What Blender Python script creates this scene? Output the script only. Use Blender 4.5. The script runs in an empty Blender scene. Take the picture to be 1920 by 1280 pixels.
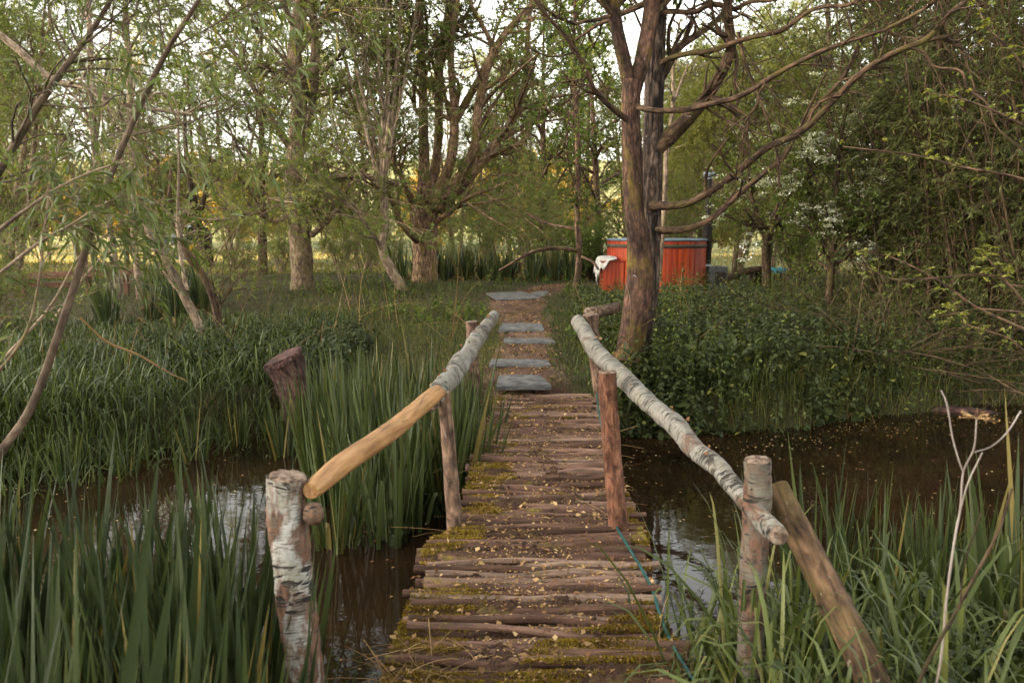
import bpy, math
import numpy as np
from mathutils import Vector

SC = bpy.context.scene
COL = SC.collection
PI = math.pi
X3 = np.array([1., 0, 0]); Z3 = np.array([0, 0, 1.])
F = 1493.0                                   # focal length in photo pixels (1920 wide)
PITCH = math.radians(8.0)
CAM = np.array([0., 0., 1.6])
FW = np.array([0, math.cos(PITCH), -math.sin(PITCH)])
UP = np.array([0, math.sin(PITCH), math.cos(PITCH)])
WATER = -0.35


def RNG(s):
    return np.random.default_rng(s)


def ray(px, py):
    return FW + (px - 960) / F * X3 + (640 - py) / F * UP


def P(px, py, Y):
    d = ray(px, py)
    return CAM + d * (Y / d[1])


def rad(w, p):
    return w / 2 / F * float(np.dot(p - CAM, FW))


def sstep(a, b, x):
    t = np.clip((x - a) / (b - a), 0, 1)
    return t * t * (3 - 2 * t)


def snoise(x, y, s=1.0, seed=0):
    r = RNG(900 + seed)
    o = np.zeros_like(np.asarray(x, float))
    for k in range(6):
        a = r.uniform(0, 2 * PI); f = s * r.uniform(.5, 2.2); p = r.uniform(0, 7)
        o = o + np.sin((x * math.cos(a) + y * math.sin(a)) * f + p)
    return o / 3.2


# ------------------------------------------------------------------ terrain
def bank_far(x):
    b = np.interp(x, [-9, -5, -3.8, -2.7, -2, -.6, .5, 1.1, 2.2, 3.5, 5, 9, 14],
                  [5.3, 5.7, 6.2, 7.4, 8.05, 7.8, 7.5, 7.35, 7.4, 8.1, 8.7, 9.2, 9.3])
    return b + .12 * snoise(x, x * 0, 3.1, 4)


def bank_near(x):
    return np.interp(x, [-9, -3, -1.0, -.5, -.3, .6, .75, 2.4, 4, 9], [.6, .9, 1.3, 2.1, 2.45, 2.5, 3.0, 3.1, 2.4, 2.0]) + .08 * snoise(x, x * 0, 3.7, 5)


def ground(x, y):
    x = np.asarray(x, float); y = np.asarray(y, float)
    s = np.minimum(y - bank_near(x), bank_far(x) - y)
    far = .04 * np.clip(y - 8, 0, 9) - .5 * sstep(20, 36, y) + 9 * sstep(62, 150, y) + 14 * sstep(150, 260, y)
    far = far - .18 * sstep(3, 8, -x) * sstep(9, 14, y) * (1 - sstep(20, 36, y))
    h = np.where(y > 5.3, far + .02, -.06)
    h = h + .035 * snoise(x, y, 2.2, 1) * sstep(.1, .8, -s) + .12 * snoise(x, y, .35, 2) * sstep(9, 22, y)
    k = sstep(-.45, .45, s)
    z = h * (1 - k) + (-.78) * k
    z = z + 24.5 * sstep(-44, -84, x) * (1 - sstep(-6, 8, y))  # unseen hill added on the left to keep low sun off the near scene
    return z


def hit(px, py, lift=0.0):
    d = ray(px, py)
    t = np.linspace(1.2, 60, 6000)
    p = CAM[None] + d[None] * t[:, None]
    g = ground(p[:, 0], p[:, 1]) + lift
    i = int(np.argmax(p[:, 2] <= g))
    return p[i]


# ------------------------------------------------------------------ mesh helpers
class MB:
    def __init__(s):
        s.v = []; s.q = []; s.t = []; s.tc = []; s.rn = []; s.n = 0

    def add(s, v, q=None, t=None, tc=None, rn=None):
        v = np.asarray(v, float).reshape(-1, 3)
        s.v.append(v)
        if q is not None and len(q): s.q.append(np.asarray(q, np.int64).reshape(-1, 4) + s.n)
        if t is not None and len(t): s.t.append(np.asarray(t, np.int64).reshape(-1, 3) + s.n)
        s.tc.append(v.copy() if tc is None else np.asarray(tc, float).reshape(-1, 3))
        if rn is None: rn = np.zeros(len(v))
        elif np.isscalar(rn): rn = np.full(len(v), float(rn))
        s.rn.append(np.asarray(rn, float).ravel())
        s.n += len(v)
        return s

    def build(s, name, mat, parent=None, off=None, smooth=True):
        v = np.concatenate(s.v)
        if off is not None: v = v - np.asarray(off)[None]
        q = np.concatenate(s.q) if s.q else np.zeros((0, 4), np.int64)
        t = np.concatenate(s.t) if s.t else np.zeros((0, 3), np.int64)
        me = bpy.data.meshes.new(name)
        me.vertices.add(len(v)); me.vertices.foreach_set('co', v.astype(np.float32).ravel())
        li = np.concatenate([q.ravel(), t.ravel()]).astype(np.int32)
        me.loops.add(len(li)); me.loops.foreach_set('vertex_index', li)
        st = np.concatenate([np.arange(len(q)) * 4, len(q) * 4 + np.arange(len(t)) * 3]).astype(np.int32)
        me.polygons.add(len(st)); me.polygons.foreach_set('loop_start', st)
        me.polygons.foreach_set('use_smooth', np.full(len(st), smooth))
        a = me.attributes.new('tc', 'FLOAT_VECTOR', 'POINT'); a.data.foreach_set('vector', np.concatenate(s.tc).astype(np.float32).ravel())
        a = me.attributes.new('rnd', 'FLOAT', 'POINT'); a.data.foreach_set('value', np.concatenate(s.rn).astype(np.float32))
        me.update(calc_edges=True); me.validate()
        me.materials.append(mat)
        o = bpy.data.objects.new(name, me); COL.objects.link(o)
        if parent is not None: o.parent = parent
        return o


def nrm(a):
    return a / np.maximum(np.linalg.norm(a, axis=-1, keepdims=True), 1e-9)


def tubes(mb, Pp, R, sides=6, rs=None, caps=False, rough=0.0, groove=0.0, rn=None):
    """batch of tubes; Pp (T,N,3), R (T,N); tc = the tube laid out straight"""
    Pp = np.asarray(Pp, float); R = np.asarray(R, float)
    if Pp.ndim == 2: Pp = Pp[None]; R = R[None]
    T, N = Pp.shape[:2]
    rs = rs or RNG(1)
    t = nrm(np.gradient(Pp, axis=1))
    m = nrm(Pp[:, -1] - Pp[:, 0])
    ref = np.eye(3)[np.argmin(np.abs(m), axis=1)]
    n1 = ref[:, None, :] - t * np.sum(ref[:, None, :] * t, -1, keepdims=True)
    n1 = nrm(n1); n2 = np.cross(t, n1)
    ang = np.arange(sides) * 2 * PI / sides
    c = np.cos(ang)[None, None, :, None]; s_ = np.sin(ang)[None, None, :, None]
    seg = np.linalg.norm(np.diff(Pp, axis=1), axis=2)
    L = np.concatenate([np.zeros((T, 1)), np.cumsum(seg, 1)], 1)
    mod = np.ones((T, N, sides))
    A = np.broadcast_to(ang[None, None], (T, N, sides)); LL = np.broadcast_to(L[:, :, None], (T, N, sides))
    if rough:
        for k in range(7):
            ka = rs.integers(1, 5); f = rs.uniform(1, 9) / max(float(R.mean()) * 8, .05); ph = rs.uniform(0, 7, (T, 1, 1))
            mod = mod + rough * .45 * np.sin(A * ka + LL * f + ph) * np.sin(LL * f * .63 + ph * 2 + k)
        mod = mod + rough * .25 * rs.normal(0, 1, (T, N, sides))
    if groove:
        w = .5 * np.sin(LL * 2.3 + 1) + .35 * np.sin(LL * 5.1 + A)
        for ka, g in ((5, .6), (8, .45), (13, .35)):
            mod = mod - groove * g * np.maximum(0, np.sin(A * ka + w * 1.3 + ka)) ** 6
    rr = (R[:, :, None] * mod)[..., None]
    V = Pp[:, :, None, :] + rr * (c * n1[:, :, None, :] + s_ * n2[:, :, None, :])
    tcx = R.mean(1)[:, None, None] * np.cos(A); tcy = R.mean(1)[:, None, None] * np.sin(A)
    off = rs.uniform(0, 50, (T, 1, 1, 3))
    tc = np.stack([tcx, tcy, LL], -1) + off
    if rn is None: rn = rs.uniform(0, 1, T)
    rnv = np.broadcast_to(np.asarray(rn)[:, None, None], (T, N, sides))
    base = (np.arange(T) * N * sides)[:, None, None]
    i = np.arange(N - 1)[None, :, None] * sides; j = np.arange(sides)[None, None, :]; j2 = (j + 1) % sides
    q = np.stack([base + i + j, base + i + j2, base + i + sides + j2, base + i + sides + j], -1)
    mb.add(V, q, tc=tc, rn=rnv)
    if caps:
        b0 = mb.n
        for k in (0, N - 1):
            ring = V[:, k]; ctr = ring.mean(1, keepdims=True)
            vv = np.concatenate([ring, ctr], 1)
            tcc = np.concatenate([tc[:, k], tc[:, k].mean(1, keepdims=True)], 1)
            bb = (np.arange(T) * (sides + 1))[:, None]
            jj = np.arange(sides)[None]
            a_, b_ = bb + jj, bb + (jj + 1) % sides
            tri = np.stack([b_, a_, np.broadcast_to(bb + sides, a_.shape)], -1) if k == 0 else np.stack([a_, b_, np.broadcast_to(bb + sides, a_.shape)], -1)
            mb.add(vv, t=tri.reshape(-1, 3), tc=tcc, rn=np.repeat(np.asarray(rn), sides + 1))
    return mb


def spline(pts, n):
    """Catmull-Rom through rows of any width"""
    p = np.asarray(pts, float)
    if len(p) == 2:
        t = np.linspace(0, 1, n)[:, None]; return p[0] * (1 - t) + p[1] * t
    e = np.vstack([2 * p[0] - p[1], p, 2 * p[-1] - p[-2]])
    u = np.linspace(0, len(p) - 1 - 1e-6, n); i = u.astype(int); f = (u - i)[:, None]
    a, b, c, d = e[i], e[i + 1], e[i + 2], e[i + 3]
    return .5 * (2 * b + (c - a) * f + (2 * a - 5 * b + 4 * c - d) * f ** 2 + (3 * b - a - 3 * c + d) * f ** 3)


def pix(lst, n=None, wob=0, seed=0):
    """(px,py,width_px,depth) rows -> smooth path and radii"""
    rows = []
    for px, py, w, Y in lst:
        p = P(px, py, Y); rows.append([*p, rad(w, p)])
    n = n or max(6, len(rows) * 4)
    s = spline(rows, n)
    if wob:
        r = RNG(seed); s[1:-1, :3] += r.normal(0, wob, (n - 2, 3))
    return s[:, :3], np.maximum(s[:, 3], .002)


def sprout(Pp, R, n, L, ang, rs, t0=.2, t1=1.0, up=.2, npts=5, wob=.25, rr=.6, rmax=9, droop=0.0, rmin=.0022):
    T, N = Pp.shape[:2]
    idx = np.repeat(np.arange(T), n); M = len(idx)
    t = rs.uniform(t0, t1, M) * (N - 1); i = np.minimum(t.astype(int), N - 2); f = (t - i)[:, None]
    pos = Pp[idx, i] * (1 - f) + Pp[idx, i + 1] * f
    tan = nrm(Pp[idx, i + 1] - Pp[idx, i])
    perp = nrm(np.cross(tan, rs.normal(0, 1, (M, 3))))
    a = rs.normal(ang, .25, M)[:, None]
    d = nrm(np.cos(a) * tan + np.sin(a) * perp + np.array([0, 0, up]))
    ln = L * (1.15 - .6 * t / (N - 1)) * rs.uniform(.55, 1.25, M)
    s = np.linspace(0, 1, npts)[None, :, None]
    b1 = rs.normal(0, wob, (M, 1, 3)); b2 = rs.normal(0, wob * .5, (M, 1, 3))
    path = pos[:, None] + ln[:, None, None] * (d[:, None] * s + b1 * s ** 2 + b2 * np.sin(s * PI * 1.5) * .5 + np.array([0, 0, -droop]) * s ** 2)
    r0 = np.clip((R[idx, i]) * rr, rmin, rmax)
    rad_ = r0[:, None] * np.linspace(1, .35, npts)[None]
    return path, np.maximum(rad_, rmin * .6)


def leaf_pts(Pp, n, rs, t0=.1, ang=.9, up=0.0):
    T, N = Pp.shape[:2]
    idx = np.repeat(np.arange(T), n); M = len(idx)
    t = rs.uniform(t0, 1, M) * (N - 1); i = np.minimum(t.astype(int), N - 2); f = (t - i)[:, None]
    pos = Pp[idx, i] * (1 - f) + Pp[idx, i + 1] * f
    tan = nrm(Pp[idx, i + 1] - Pp[idx, i])
    perp = nrm(np.cross(tan, rs.normal(0, 1, (M, 3))))
    a = rs.normal(ang, .35, M)[:, None]
    return pos, nrm(np.cos(a) * tan + np.sin(a) * perp + np.array([0, 0, up]))


def diamonds(mb, base, d, ln, wd, rs, flat=0.0, mid=.45, rn=None):
    M = len(base)
    nv = rs.normal(0, 1, (M, 3)); nv[:, 2] += flat * 3
    side = nrm(np.cross(d, nv))
    nn = np.cross(side, d)
    m = base + d * (ln * mid)[:, None]
    w = (wd / 2)[:, None]
    fold = nn * (w * .35)
    v = np.stack([base, m + side * w + fold, base + d * ln[:, None], m - side * w + fold], 1)
    q = np.arange(M * 4).reshape(M, 4)
    if rn is None: rn = rs.uniform(0, 1, M)
    tc = np.tile(np.array([[0, 0, 0], [0, .5, 0], [0, 1, 0], [0, .5, 0]], float), (M, 1, 1))
    mb.add(v, q, tc=tc, rn=np.repeat(rn, 4))


def strips(mb, base, d, side, ln, wd, prof, rs, droop=0.0, fold=0.0, twist=0.0, rn=None):
    """bent ribbons: leaf blades; tc = (across, along, 0)"""
    M = len(base); K = len(prof); prof = np.asarray(prof, float)
    s = np.linspace(0, 1, K)[None, :, None]
    droop = np.broadcast_to(np.asarray(droop, float), (M,))[:, None, None]
    l = ln[:, None, None]
    c = base[:, None] + d[:, None] * l * s * (1 - .35 * droop * s) + np.array([0, 0, -1.]) * droop * l * s ** 2.4
    if np.any(np.asarray(twist)):
        tw = (np.broadcast_to(np.asarray(twist), (M,)))[:, None, None] * s
        n0 = np.cross(side, d)
        sd = side[:, None] * np.cos(tw) + n0[:, None] * np.sin(tw)
    else:
        sd = np.broadcast_to(side[:, None], (M, K, 3))
    hw = (wd[:, None] * prof[None] / 2)[..., None]
    if rn is None: rn = rs.uniform(0, 1, M)
    if fold:
        tn = nrm(np.gradient(c, axis=1)); nn = np.cross(sd, tn)
        v = np.stack([c - sd * hw, c - nn * hw * fold, c + sd * hw], 2); w = 3
    else:
        v = np.stack([c - sd * hw, c + sd * hw], 2); w = 2
    b = (np.arange(M) * K * w)[:, None, None]; i = (np.arange(K - 1) * w)[None, :, None]; j = np.arange(w - 1)[None, None]
    q = np.stack([b + i + j, b + i + j + 1, b + i + w + j + 1, b + i + w + j], -1)
    tcx = np.linspace(-1, 1, w)
    tc = np.zeros((M, K, w, 3)); tc[..., 0] = tcx[None, None]; tc[..., 1] = np.linspace(0, 1, K)[None, :, None]; tc[..., 2] = rn[:, None, None] * 40
    mb.add(v, q, tc=tc, rn=np.repeat(rn, K * w))


def box(mb, c, size, rot=0.0, jit=0.0, rs=None, rn=0.0):
    v = np.array([[x, y, z] for z in (-.5, .5) for y in (-.5, .5) for x in (-.5, .5)], float) * np.asarray(size)
    if jit: v = v + rs.normal(0, jit, v.shape)
    tc = v.copy()
    cr, sr = math.cos(rot), math.sin(rot)
    v = np.stack([v[:, 0] * cr - v[:, 1] * sr, v[:, 0] * sr + v[:, 1] * cr, v[:, 2]], 1) + np.asarray(c)
    mb.add(v, [[0, 2, 3, 1], [4, 5, 7, 6], [0, 1, 5, 4], [2, 6, 7, 3], [0, 4, 6, 2], [1, 3, 7, 5]], tc=tc, rn=rn)


def lathe(mb, prof, n=32, c=(0, 0, 0), rn=0.0):
    prof = np.asarray(prof, float); K = len(prof)
    a = np.arange(n) * 2 * PI / n
    v = np.stack([prof[:, None, 0] * np.cos(a), prof[:, None, 0] * np.sin(a), np.broadcast_to(prof[:, None, 1], (K, n))], -1) + np.asarray(c)
    i = (np.arange(K - 1) * n)[:, None]; j = np.arange(n)[None]; j2 = (j + 1) % n
    q = np.stack([i + j, i + j2, i + n + j2, i + n + j], -1)
    mb.add(v, q, rn=rn)


def bevel(o, w, seg=2):
    m = o.modifiers.new('bevel', 'BEVEL'); m.width = w; m.segments = seg; m.limit_method = 'ANGLE'


def tag(o, label=None, cat=None, group=None, kind=None):
    if label: o['label'] = label
    if cat: o['category'] = cat
    if group: o['group'] = group
    if kind: o['kind'] = kind
    return o


def thing(name, loc, label, cat, group=None, rz=0.0):
    o = bpy.data.objects.new(name, None); COL.objects.link(o)
    o.location = Vector([float(a) for a in loc]); o.rotation_euler = (0, 0, rz); o.empty_display_size = .2
    return tag(o, label, cat, group)


def dup(root, loc, rz, scale, label=None, group=None):
    r = root.copy(); COL.objects.link(r)
    r.location = Vector([float(a) for a in loc]); r.rotation_euler = (0, 0, rz); r.scale = (scale,) * 3 if np.isscalar(scale) else scale
    if label: r['label'] = label
    if group: r['group'] = group
    for ch in list(root.children):
        c = ch.copy(); COL.objects.link(c); c.parent = r
    return r


# ------------------------------------------------------------------ materials
class NT:
    def __init__(s, name):
        s.m = bpy.data.materials.new(name); s.m.use_nodes = True
        s.t = s.m.node_tree; s.t.nodes.clear()
        s.out = s.t.nodes.new('ShaderNodeOutputMaterial')

    def n(s, kind, **kw):
        nd = s.t.nodes.new('ShaderNode' + kind)
        for k, v in kw.items():
            if k.startswith('_'): nd.inputs[k[1:].replace('_', ' ')].default_value = v
            else: setattr(nd, k, v)
        return nd

    def l(s, a, b):
        s.t.links.new(a, b)

    def tc(s, scale=(1, 1, 1), attr='tc'):
        if attr == 'object': src = s.n('TexCoord').outputs['Object']
        elif attr == 'world': src = s.n('NewGeometry').outputs['Position']
        else: src = s.n('Attribute', attribute_name=attr).outputs['Vector']
        mp = s.n('Mapping'); mp.inputs['Scale'].default_value = scale
        s.l(src, mp.inputs['Vector'])
        return mp.outputs['Vector']

    def noise(s, vec, scale, detail=4, rough=.55, dist=0.0):
        nd = s.n('TexNoise'); nd.inputs['Scale'].default_value = scale; nd.inputs['Detail'].default_value = detail
        nd.inputs['Roughness'].default_value = rough; nd.inputs['Distortion'].default_value = dist
        s.l(vec, nd.inputs['Vector'])
        return nd.outputs['Fac']

    def ramp(s, fac, stops):
        nd = s.n('ValToRGB'); e = nd.color_ramp.elements
        while len(e) < len(stops): e.new(.5)
        for el, (p, c) in zip(e, stops):
            el.position = p; el.color = (*c, 1) if len(c) == 3 else c
        s.l(fac, nd.inputs['Fac'])
        return nd.outputs['Color']

    def mix(s, fac, a, b, blend='MIX'):
        nd = s.n('MixRGB', blend_type=blend)
        for k, v in (('Fac', fac), ('Color1', a), ('Color2', b)):
            if isinstance(v, (int, float)): nd.inputs[k].default_value = v
            elif isinstance(v, tuple): nd.inputs[k].default_value = (*v, 1)
            else: s.l(v, nd.inputs[k])
        return nd.outputs['Color']

    def bsdf(s, col, rough=.8, spec=.3, bump=None, bstr=.5, bdist=.01, **kw):
        b = s.n('BsdfPrincipled')
        if isinstance(col, tuple): b.inputs['Base Color'].default_value = (*col, 1)
        else: s.l(col, b.inputs['Base Color'])
        if isinstance(rough, (int, float)): b.inputs['Roughness'].default_value = rough
        else: s.l(rough, b.inputs['Roughness'])
        b.inputs['Specular IOR Level'].default_value = spec
        for k, v in kw.items(): b.inputs[k.replace('_', ' ')].default_value = v
        if bump is not None:
            bp = s.n('Bump'); bp.inputs['Strength'].default_value = bstr; bp.inputs['Distance'].default_value = bdist
            s.l(bump, bp.inputs['Height']); s.l(bp.outputs['Normal'], b.inputs['Normal'])
        s.l(b.outputs[0], s.out.inputs['Surface'])
        return b


def G(v): return (v, v, v)


def leaf_mat(name, stops, rough=.5, trans=.3, tint=1.0, vein=False, spec=.22):
    t = NT(name)
    rn = t.n('Attribute', attribute_name='rnd').outputs['Fac']
    oi = t.n('ObjectInfo').outputs['Random']
    ad = t.n('Math', operation='MULTIPLY_ADD'); t.l(oi, ad.inputs[0]); ad.inputs[1].default_value = .25; t.l(rn, ad.inputs[2])
    if name != 'white blossom': stops = [(p, (c[0] * (1.08 if name in ('willow leaf', 'alder leaf', 'fresh leaf') else 1.14), c[1] * .98, c[2] * .74)) for p, c in stops]
    sb = t.n('Math', operation='SUBTRACT'); t.l(ad.outputs[0], sb.inputs[0]); sb.inputs[1].default_value = .125
    col = t.ramp(sb.outputs[0], stops)
    if vein:
        v = t.tc((9, .8, 1)); f = t.noise(v, 1.0, 3)
        col = t.mix(.5, col, t.ramp(f, [(.3, G(.55)), (.7, G(1.25))]), 'MULTIPLY')
    b = t.bsdf(col, rough, spec)
    tr = t.n('BsdfTranslucent')
    tcol = t.mix(1.0, col, (1.25, 1.2, .55), 'MULTIPLY'); t.l(tcol, tr.inputs['Color'])
    mx = t.n('MixShader'); mx.inputs[0].default_value = trans
    t.l(b.outputs[0], mx.inputs[1]); t.l(tr.outputs[0], mx.inputs[2]); t.l(mx.outputs[0], t.out.inputs['Surface'])
    return t.m


def bark_mat(name, dark, light, moss=None, mossamt=.5, lich=None, sc=1.0, crack=1.0, bd=.012, deep=0.0):
    t = NT(name)
    v = t.tc((1, 1, .4))
    f = t.noise(v, 22 * sc, 6, .62, .4)
    col = t.ramp(f, [(.36, dark), (.5, tuple((a + b) / 2.3 for a, b in zip(dark, light))), (.64, light)])
    lf = t.noise(t.tc((1, 1, .4)), 3.2, 4, .6); col = t.mix(.8, col, t.ramp(lf, [(.36, G(.5)), (.62, G(1.35))]), 'MULTIPLY')
    cv = t.n('TexVoronoi', feature='DISTANCE_TO_EDGE'); cv.inputs['Scale'].default_value = 16 * sc
    t.l(t.tc((1, 1, .26)), cv.inputs['Vector'])
    cr = t.ramp(cv.outputs['Distance'], [(0, G(.25)), (.12, G(1))])
    col = t.mix(.75 * crack, col, cr, 'MULTIPLY')
    if deep:
        dv = t.n('TexVoronoi', feature='DISTANCE_TO_EDGE'); dv.inputs['Scale'].default_value = 11
        wq = t.tc((1, 1, .07)); nz = t.n('TexNoise'); nz.inputs['Scale'].default_value = 9; t.l(t.tc((1, 1, .3)), nz.inputs['Vector'])
        va = t.n('VectorMath', operation='MULTIPLY_ADD'); t.l(nz.outputs['Color'], va.inputs[0]); va.inputs[1].default_value = (.07, .07, .02); t.l(wq, va.inputs[2]); t.l(va.outputs[0], dv.inputs['Vector'])
        dk = t.ramp(dv.outputs['Distance'], [(.0, G(.05)), (.05, G(.35)), (.13, G(1))])
        col = t.mix(deep, col, dk, 'MULTIPLY'); cr = t.mix(deep, cr, dk, 'MULTIPLY')
    if moss:
        w = t.tc((1, 1, .5)); g = t.noise(w, 5.0 * sc, 5, .65)
        k = t.ramp(g, [(1 - mossamt - .08, G(0)), (1 - mossamt + .12, G(1))])
        col = t.mix(k, col, moss)
    if lich:
        g = t.noise(t.tc((1, 1, .7)), 21 * sc, 5, .65)
        k = t.ramp(g, [(.665, G(0)), (.70, G(.75))])
        col = t.mix(k, col, tuple(a * .75 for a in lich))
    h = t.mix(.6, f, cr, 'MULTIPLY')
    t.bsdf(col, .88, .2, h, .9, bd)
    return t.m


def birch_mat(name, light, brown_amt=.3, mk=0.0):
    t = NT(name)
    n1 = t.noise(t.tc((1, 1, .5)), 14, 5, .6)
    col = t.ramp(n1, [(.3, tuple(a * .55 for a in light)), (.5, light), (.72, tuple(min(1, a * 1.25) for a in light))])
    col = t.mix(t.ramp(t.noise(t.tc((1, 1, 1)), 7, 3), [(.5, G(0)), (.68, G(.7))]), col, (.17, .16, .11))
    # peeled brown areas
    n2 = t.noise(t.tc((1, 1, .6)), 5.5, 5, .65, .5)
    k2 = t.ramp(n2, [(1 - brown_amt - .03, G(0)), (1 - brown_amt + .05, G(1))])
    col = t.mix(k2, col, t.ramp(t.noise(t.tc((3, 3, 1)), 22, 4), [(.3, (.035, .02, .013)), (.7, (.17, .085, .05))]))
    # dark lenticels round the stem
    n3 = t.noise(t.tc((1, 1, 4.2)), 9.5, 4, .6, 1.3)
    n3 = t.mix(.35, n3, t.noise(t.tc((1, 1, 1)), 4.5, 3, .6))
    k3 = t.ramp(n3, [(.53 + mk, G(0)), (.555 + mk, G(1))])
    col = t.mix(k3, col, (.012, .010, .008))
    n4 = t.noise(t.tc((1, 1, 6)), 26, 2, .5)
    col = t.mix(t.ramp(n4, [(.53, G(0)), (.63, G(.85))]), col, (.09, .07, .05))
    h = t.mix(1.0, n1, t.ramp(n3, [(.58, G(1)), (.64, G(.2))]), 'MULTIPLY')
    t.bsdf(col, .75, .3, h, .9, .012)
    return t.m


def wood_log_mat(name, tones, moss=(.15, .115, .018), mossy=.42, lat=True):
    t = NT(name)
    rn = t.n('Attribute', attribute_name='rnd').outputs['Fac']
    col = t.ramp(rn, tones)
    gr = t.noise(t.tc((1, 1, .08)), 55, 5, .6)
    col = t.mix(.9, col, t.ramp(gr, [(.28, G(.35)), (.5, G(.9)), (.75, G(1.7))]), 'MULTIPLY')
    pt = t.noise(t.tc((1, 1, .5)), 8, 4)
    col = t.mix(.55, col, t.ramp(pt, [(.35, G(.6)), (.65, (1.3, 1.25, 1.2))]), 'MULTIPLY')
    wv = t.tc((1, 1, 1), 'world')
    mm = t.noise(wv, 3.6, 5, .62); m2 = t.noise(wv, 60, 3, .6)
    mixn = t.mix(.25, mm, m2)
    k = t.ramp(mixn, [(1 - mossy - .02, G(0)), (1 - mossy + .05, G(1))])
    mcol = t.ramp(t.noise(wv, 45, 4), [(.3, tuple(a * .45 for a in moss)), (.7, tuple(a * 1.5 for a in moss))])
    col = t.mix(k, col, mcol)
    h = t.mix(.5, gr, m2)
    t.bsdf(col, .88, .2, h, 1.0, .012)
    return t.m


M = {}


def mats():
    M['willow_leaf'] = leaf_mat('willow leaf', [(0, (.075, .115, .045)), (.5, (.135, .185, .082)), (.85, (.19, .235, .11)), (1, (.22, .22, .09))], .5, .6)
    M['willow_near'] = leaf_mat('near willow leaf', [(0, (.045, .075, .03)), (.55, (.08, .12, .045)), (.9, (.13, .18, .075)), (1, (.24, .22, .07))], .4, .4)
    M['alder_leaf'] = leaf_mat('alder leaf', [(0, (.035, .062, .02)), (.5, (.105, .162, .052)), (.9, (.16, .225, .075)), (1, (.2, .23, .07))], .5, .58)
    M['fresh_leaf'] = leaf_mat('fresh leaf', [(0, (.13, .17, .05)), (.6, (.22, .26, .085)), (1, (.32, .32, .13))], .5, .5)
    M['sun_gilt_leaf'] = leaf_mat('sun gilt hedge leaf', [(0, (.14, .12, .03)), (.6, (.21, .17, .04)), (1, (.28, .21, .055))], .5, .35)  # gold of the low sun is partly put into this leaf colour
    M['thicket_leaf'] = leaf_mat('thicket leaf', [(0, (.04, .058, .02)), (.5, (.085, .115, .04)), (.9, (.14, .175, .065)), (1, (.2, .18, .07))], .5, .3)
    M['haw_leaf'] = leaf_mat('hawthorn leaf', [(0, (.055, .09, .026)), (.6, (.10, .15, .044)), (1, (.18, .23, .065))], .45, .42)
    M['nettle'] = leaf_mat('nettle leaf', [(0, (.018, .030, .012)), (.5, (.032, .049, .020)), (.9, (.052, .074, .030)), (1, (.14, .16, .05))], .5, .2)
    M['grass'] = leaf_mat('grass blade', [(0, (.026, .042, .014)), (.45, (.047, .071, .024)), (.86, (.088, .115, .04)), (.93, (.14, .14, .06)), (1, (.26, .2, .10))], .5, .3)
    M['lawn'] = leaf_mat('short grass blade', [(0, (.05, .07, .02)), (.5, (.085, .105, .032)), (.85, (.12, .135, .045)), (1, (.24, .18, .085))], .5, .3)
    M['field'] = leaf_mat('field grass blade', [(0, (.10, .13, .05)), (.5, (.16, .18, .08)), (1, (.28, .24, .13))], .55, .3)
    M['reed'] = leaf_mat('reed grass blade', [(0, (.024, .040, .014)), (.5, (.05, .077, .027)), (.88, (.10, .138, .054)), (1, (.15, .16, .07))], .42, .25, vein=True)
    M['iris'] = leaf_mat('iris blade', [(0, (.020, .034, .014)), (.5, (.036, .058, .023)), (.88, (.062, .088, .034)), (.96, (.07, .09, .035)), (1, (.12, .11, .045))], .45, .2, vein=True, spec=.3)
    M['iris_vignetted'] = leaf_mat('vignetted iris blade', [(0, (.015, .027, .014)), (.5, (.027, .045, .022)), (.88, (.047, .071, .032)), (.96, (.07, .09, .035)), (1, (.13, .115, .045))], .45, .2, vein=True, spec=.3)  # darker copy of the iris colours, with lens vignetting put into them
    M['dry'] = leaf_mat('withered blade', [(0, (.07, .045, .02)), (.5, (.2, .14, .075)), (1, (.36, .27, .16))], .8, .2)
    M['blossom'] = leaf_mat('white blossom', [(0, (.55, .57, .5)), (1, (.8, .8, .75))], .6, .3)
    M['litter'] = leaf_mat('dead leaf', [(0, (.05, .028, .016)), (.4, (.15, .09, .05)), (.8, (.32, .23, .13)), (1, (.48, .38, .25))], .85, .1)
    M['moss'] = leaf_mat('moss', [(0, (.075, .055, .008)), (.5, (.16, .125, .018)), (1, (.28, .235, .04))], .8, .3)
    M['flake'] = leaf_mat('floating flake', [(0, (.12, .075, .035)), (.7, (.3, .22, .12)), (1, (.45, .42, .3))], .7, .1)

    M['bark_brown'] = bark_mat('brown bark', (.035, .02, .012), (.19, .115, .07), (.10, .085, .02), .36, (.34, .32, .26))
    M['bark_mossy'] = bark_mat('mossy bark', (.025, .015, .009), (.13, .078, .046), (.085, .066, .018), .40, (.33, .31, .26))
    M['bark_pollard'] = bark_mat('pollard bark', (.07, .042, .025), (.33, .21, .125), (.13, .10, .022), .42, (.36, .34, .28))
    M['bark_red'] = bark_mat('red brown bark', (.024, .014, .010), (.13, .070, .046), (.12, .085, .015), .40, (.38, .36, .32), crack=.6, bd=.012, deep=.5)
    M['bark_crack'] = bark_mat('cracked bark', (.022, .015, .011), (.155, .107, .08), (.06, .05, .014), .3, (.32, .27, .24), sc=.8, bd=.03, deep=.75)
    M['bark_grey'] = bark_mat('grey bark', (.085, .056, .036), (.33, .235, .15), (.15, .125, .045), .42, (.45, .42, .34), crack=.5)
    M['willow_bark'] = bark_mat('young willow bark', (.045, .03, .02), (.15, .105, .07), (.10, .09, .035), .4, None, crack=.3, bd=.004)
    M['bark_pale'] = bark_mat('pale bark', (.10, .07, .045), (.34, .25, .17), (.19, .15, .05), .36, None, crack=.3, bd=.005)
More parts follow.
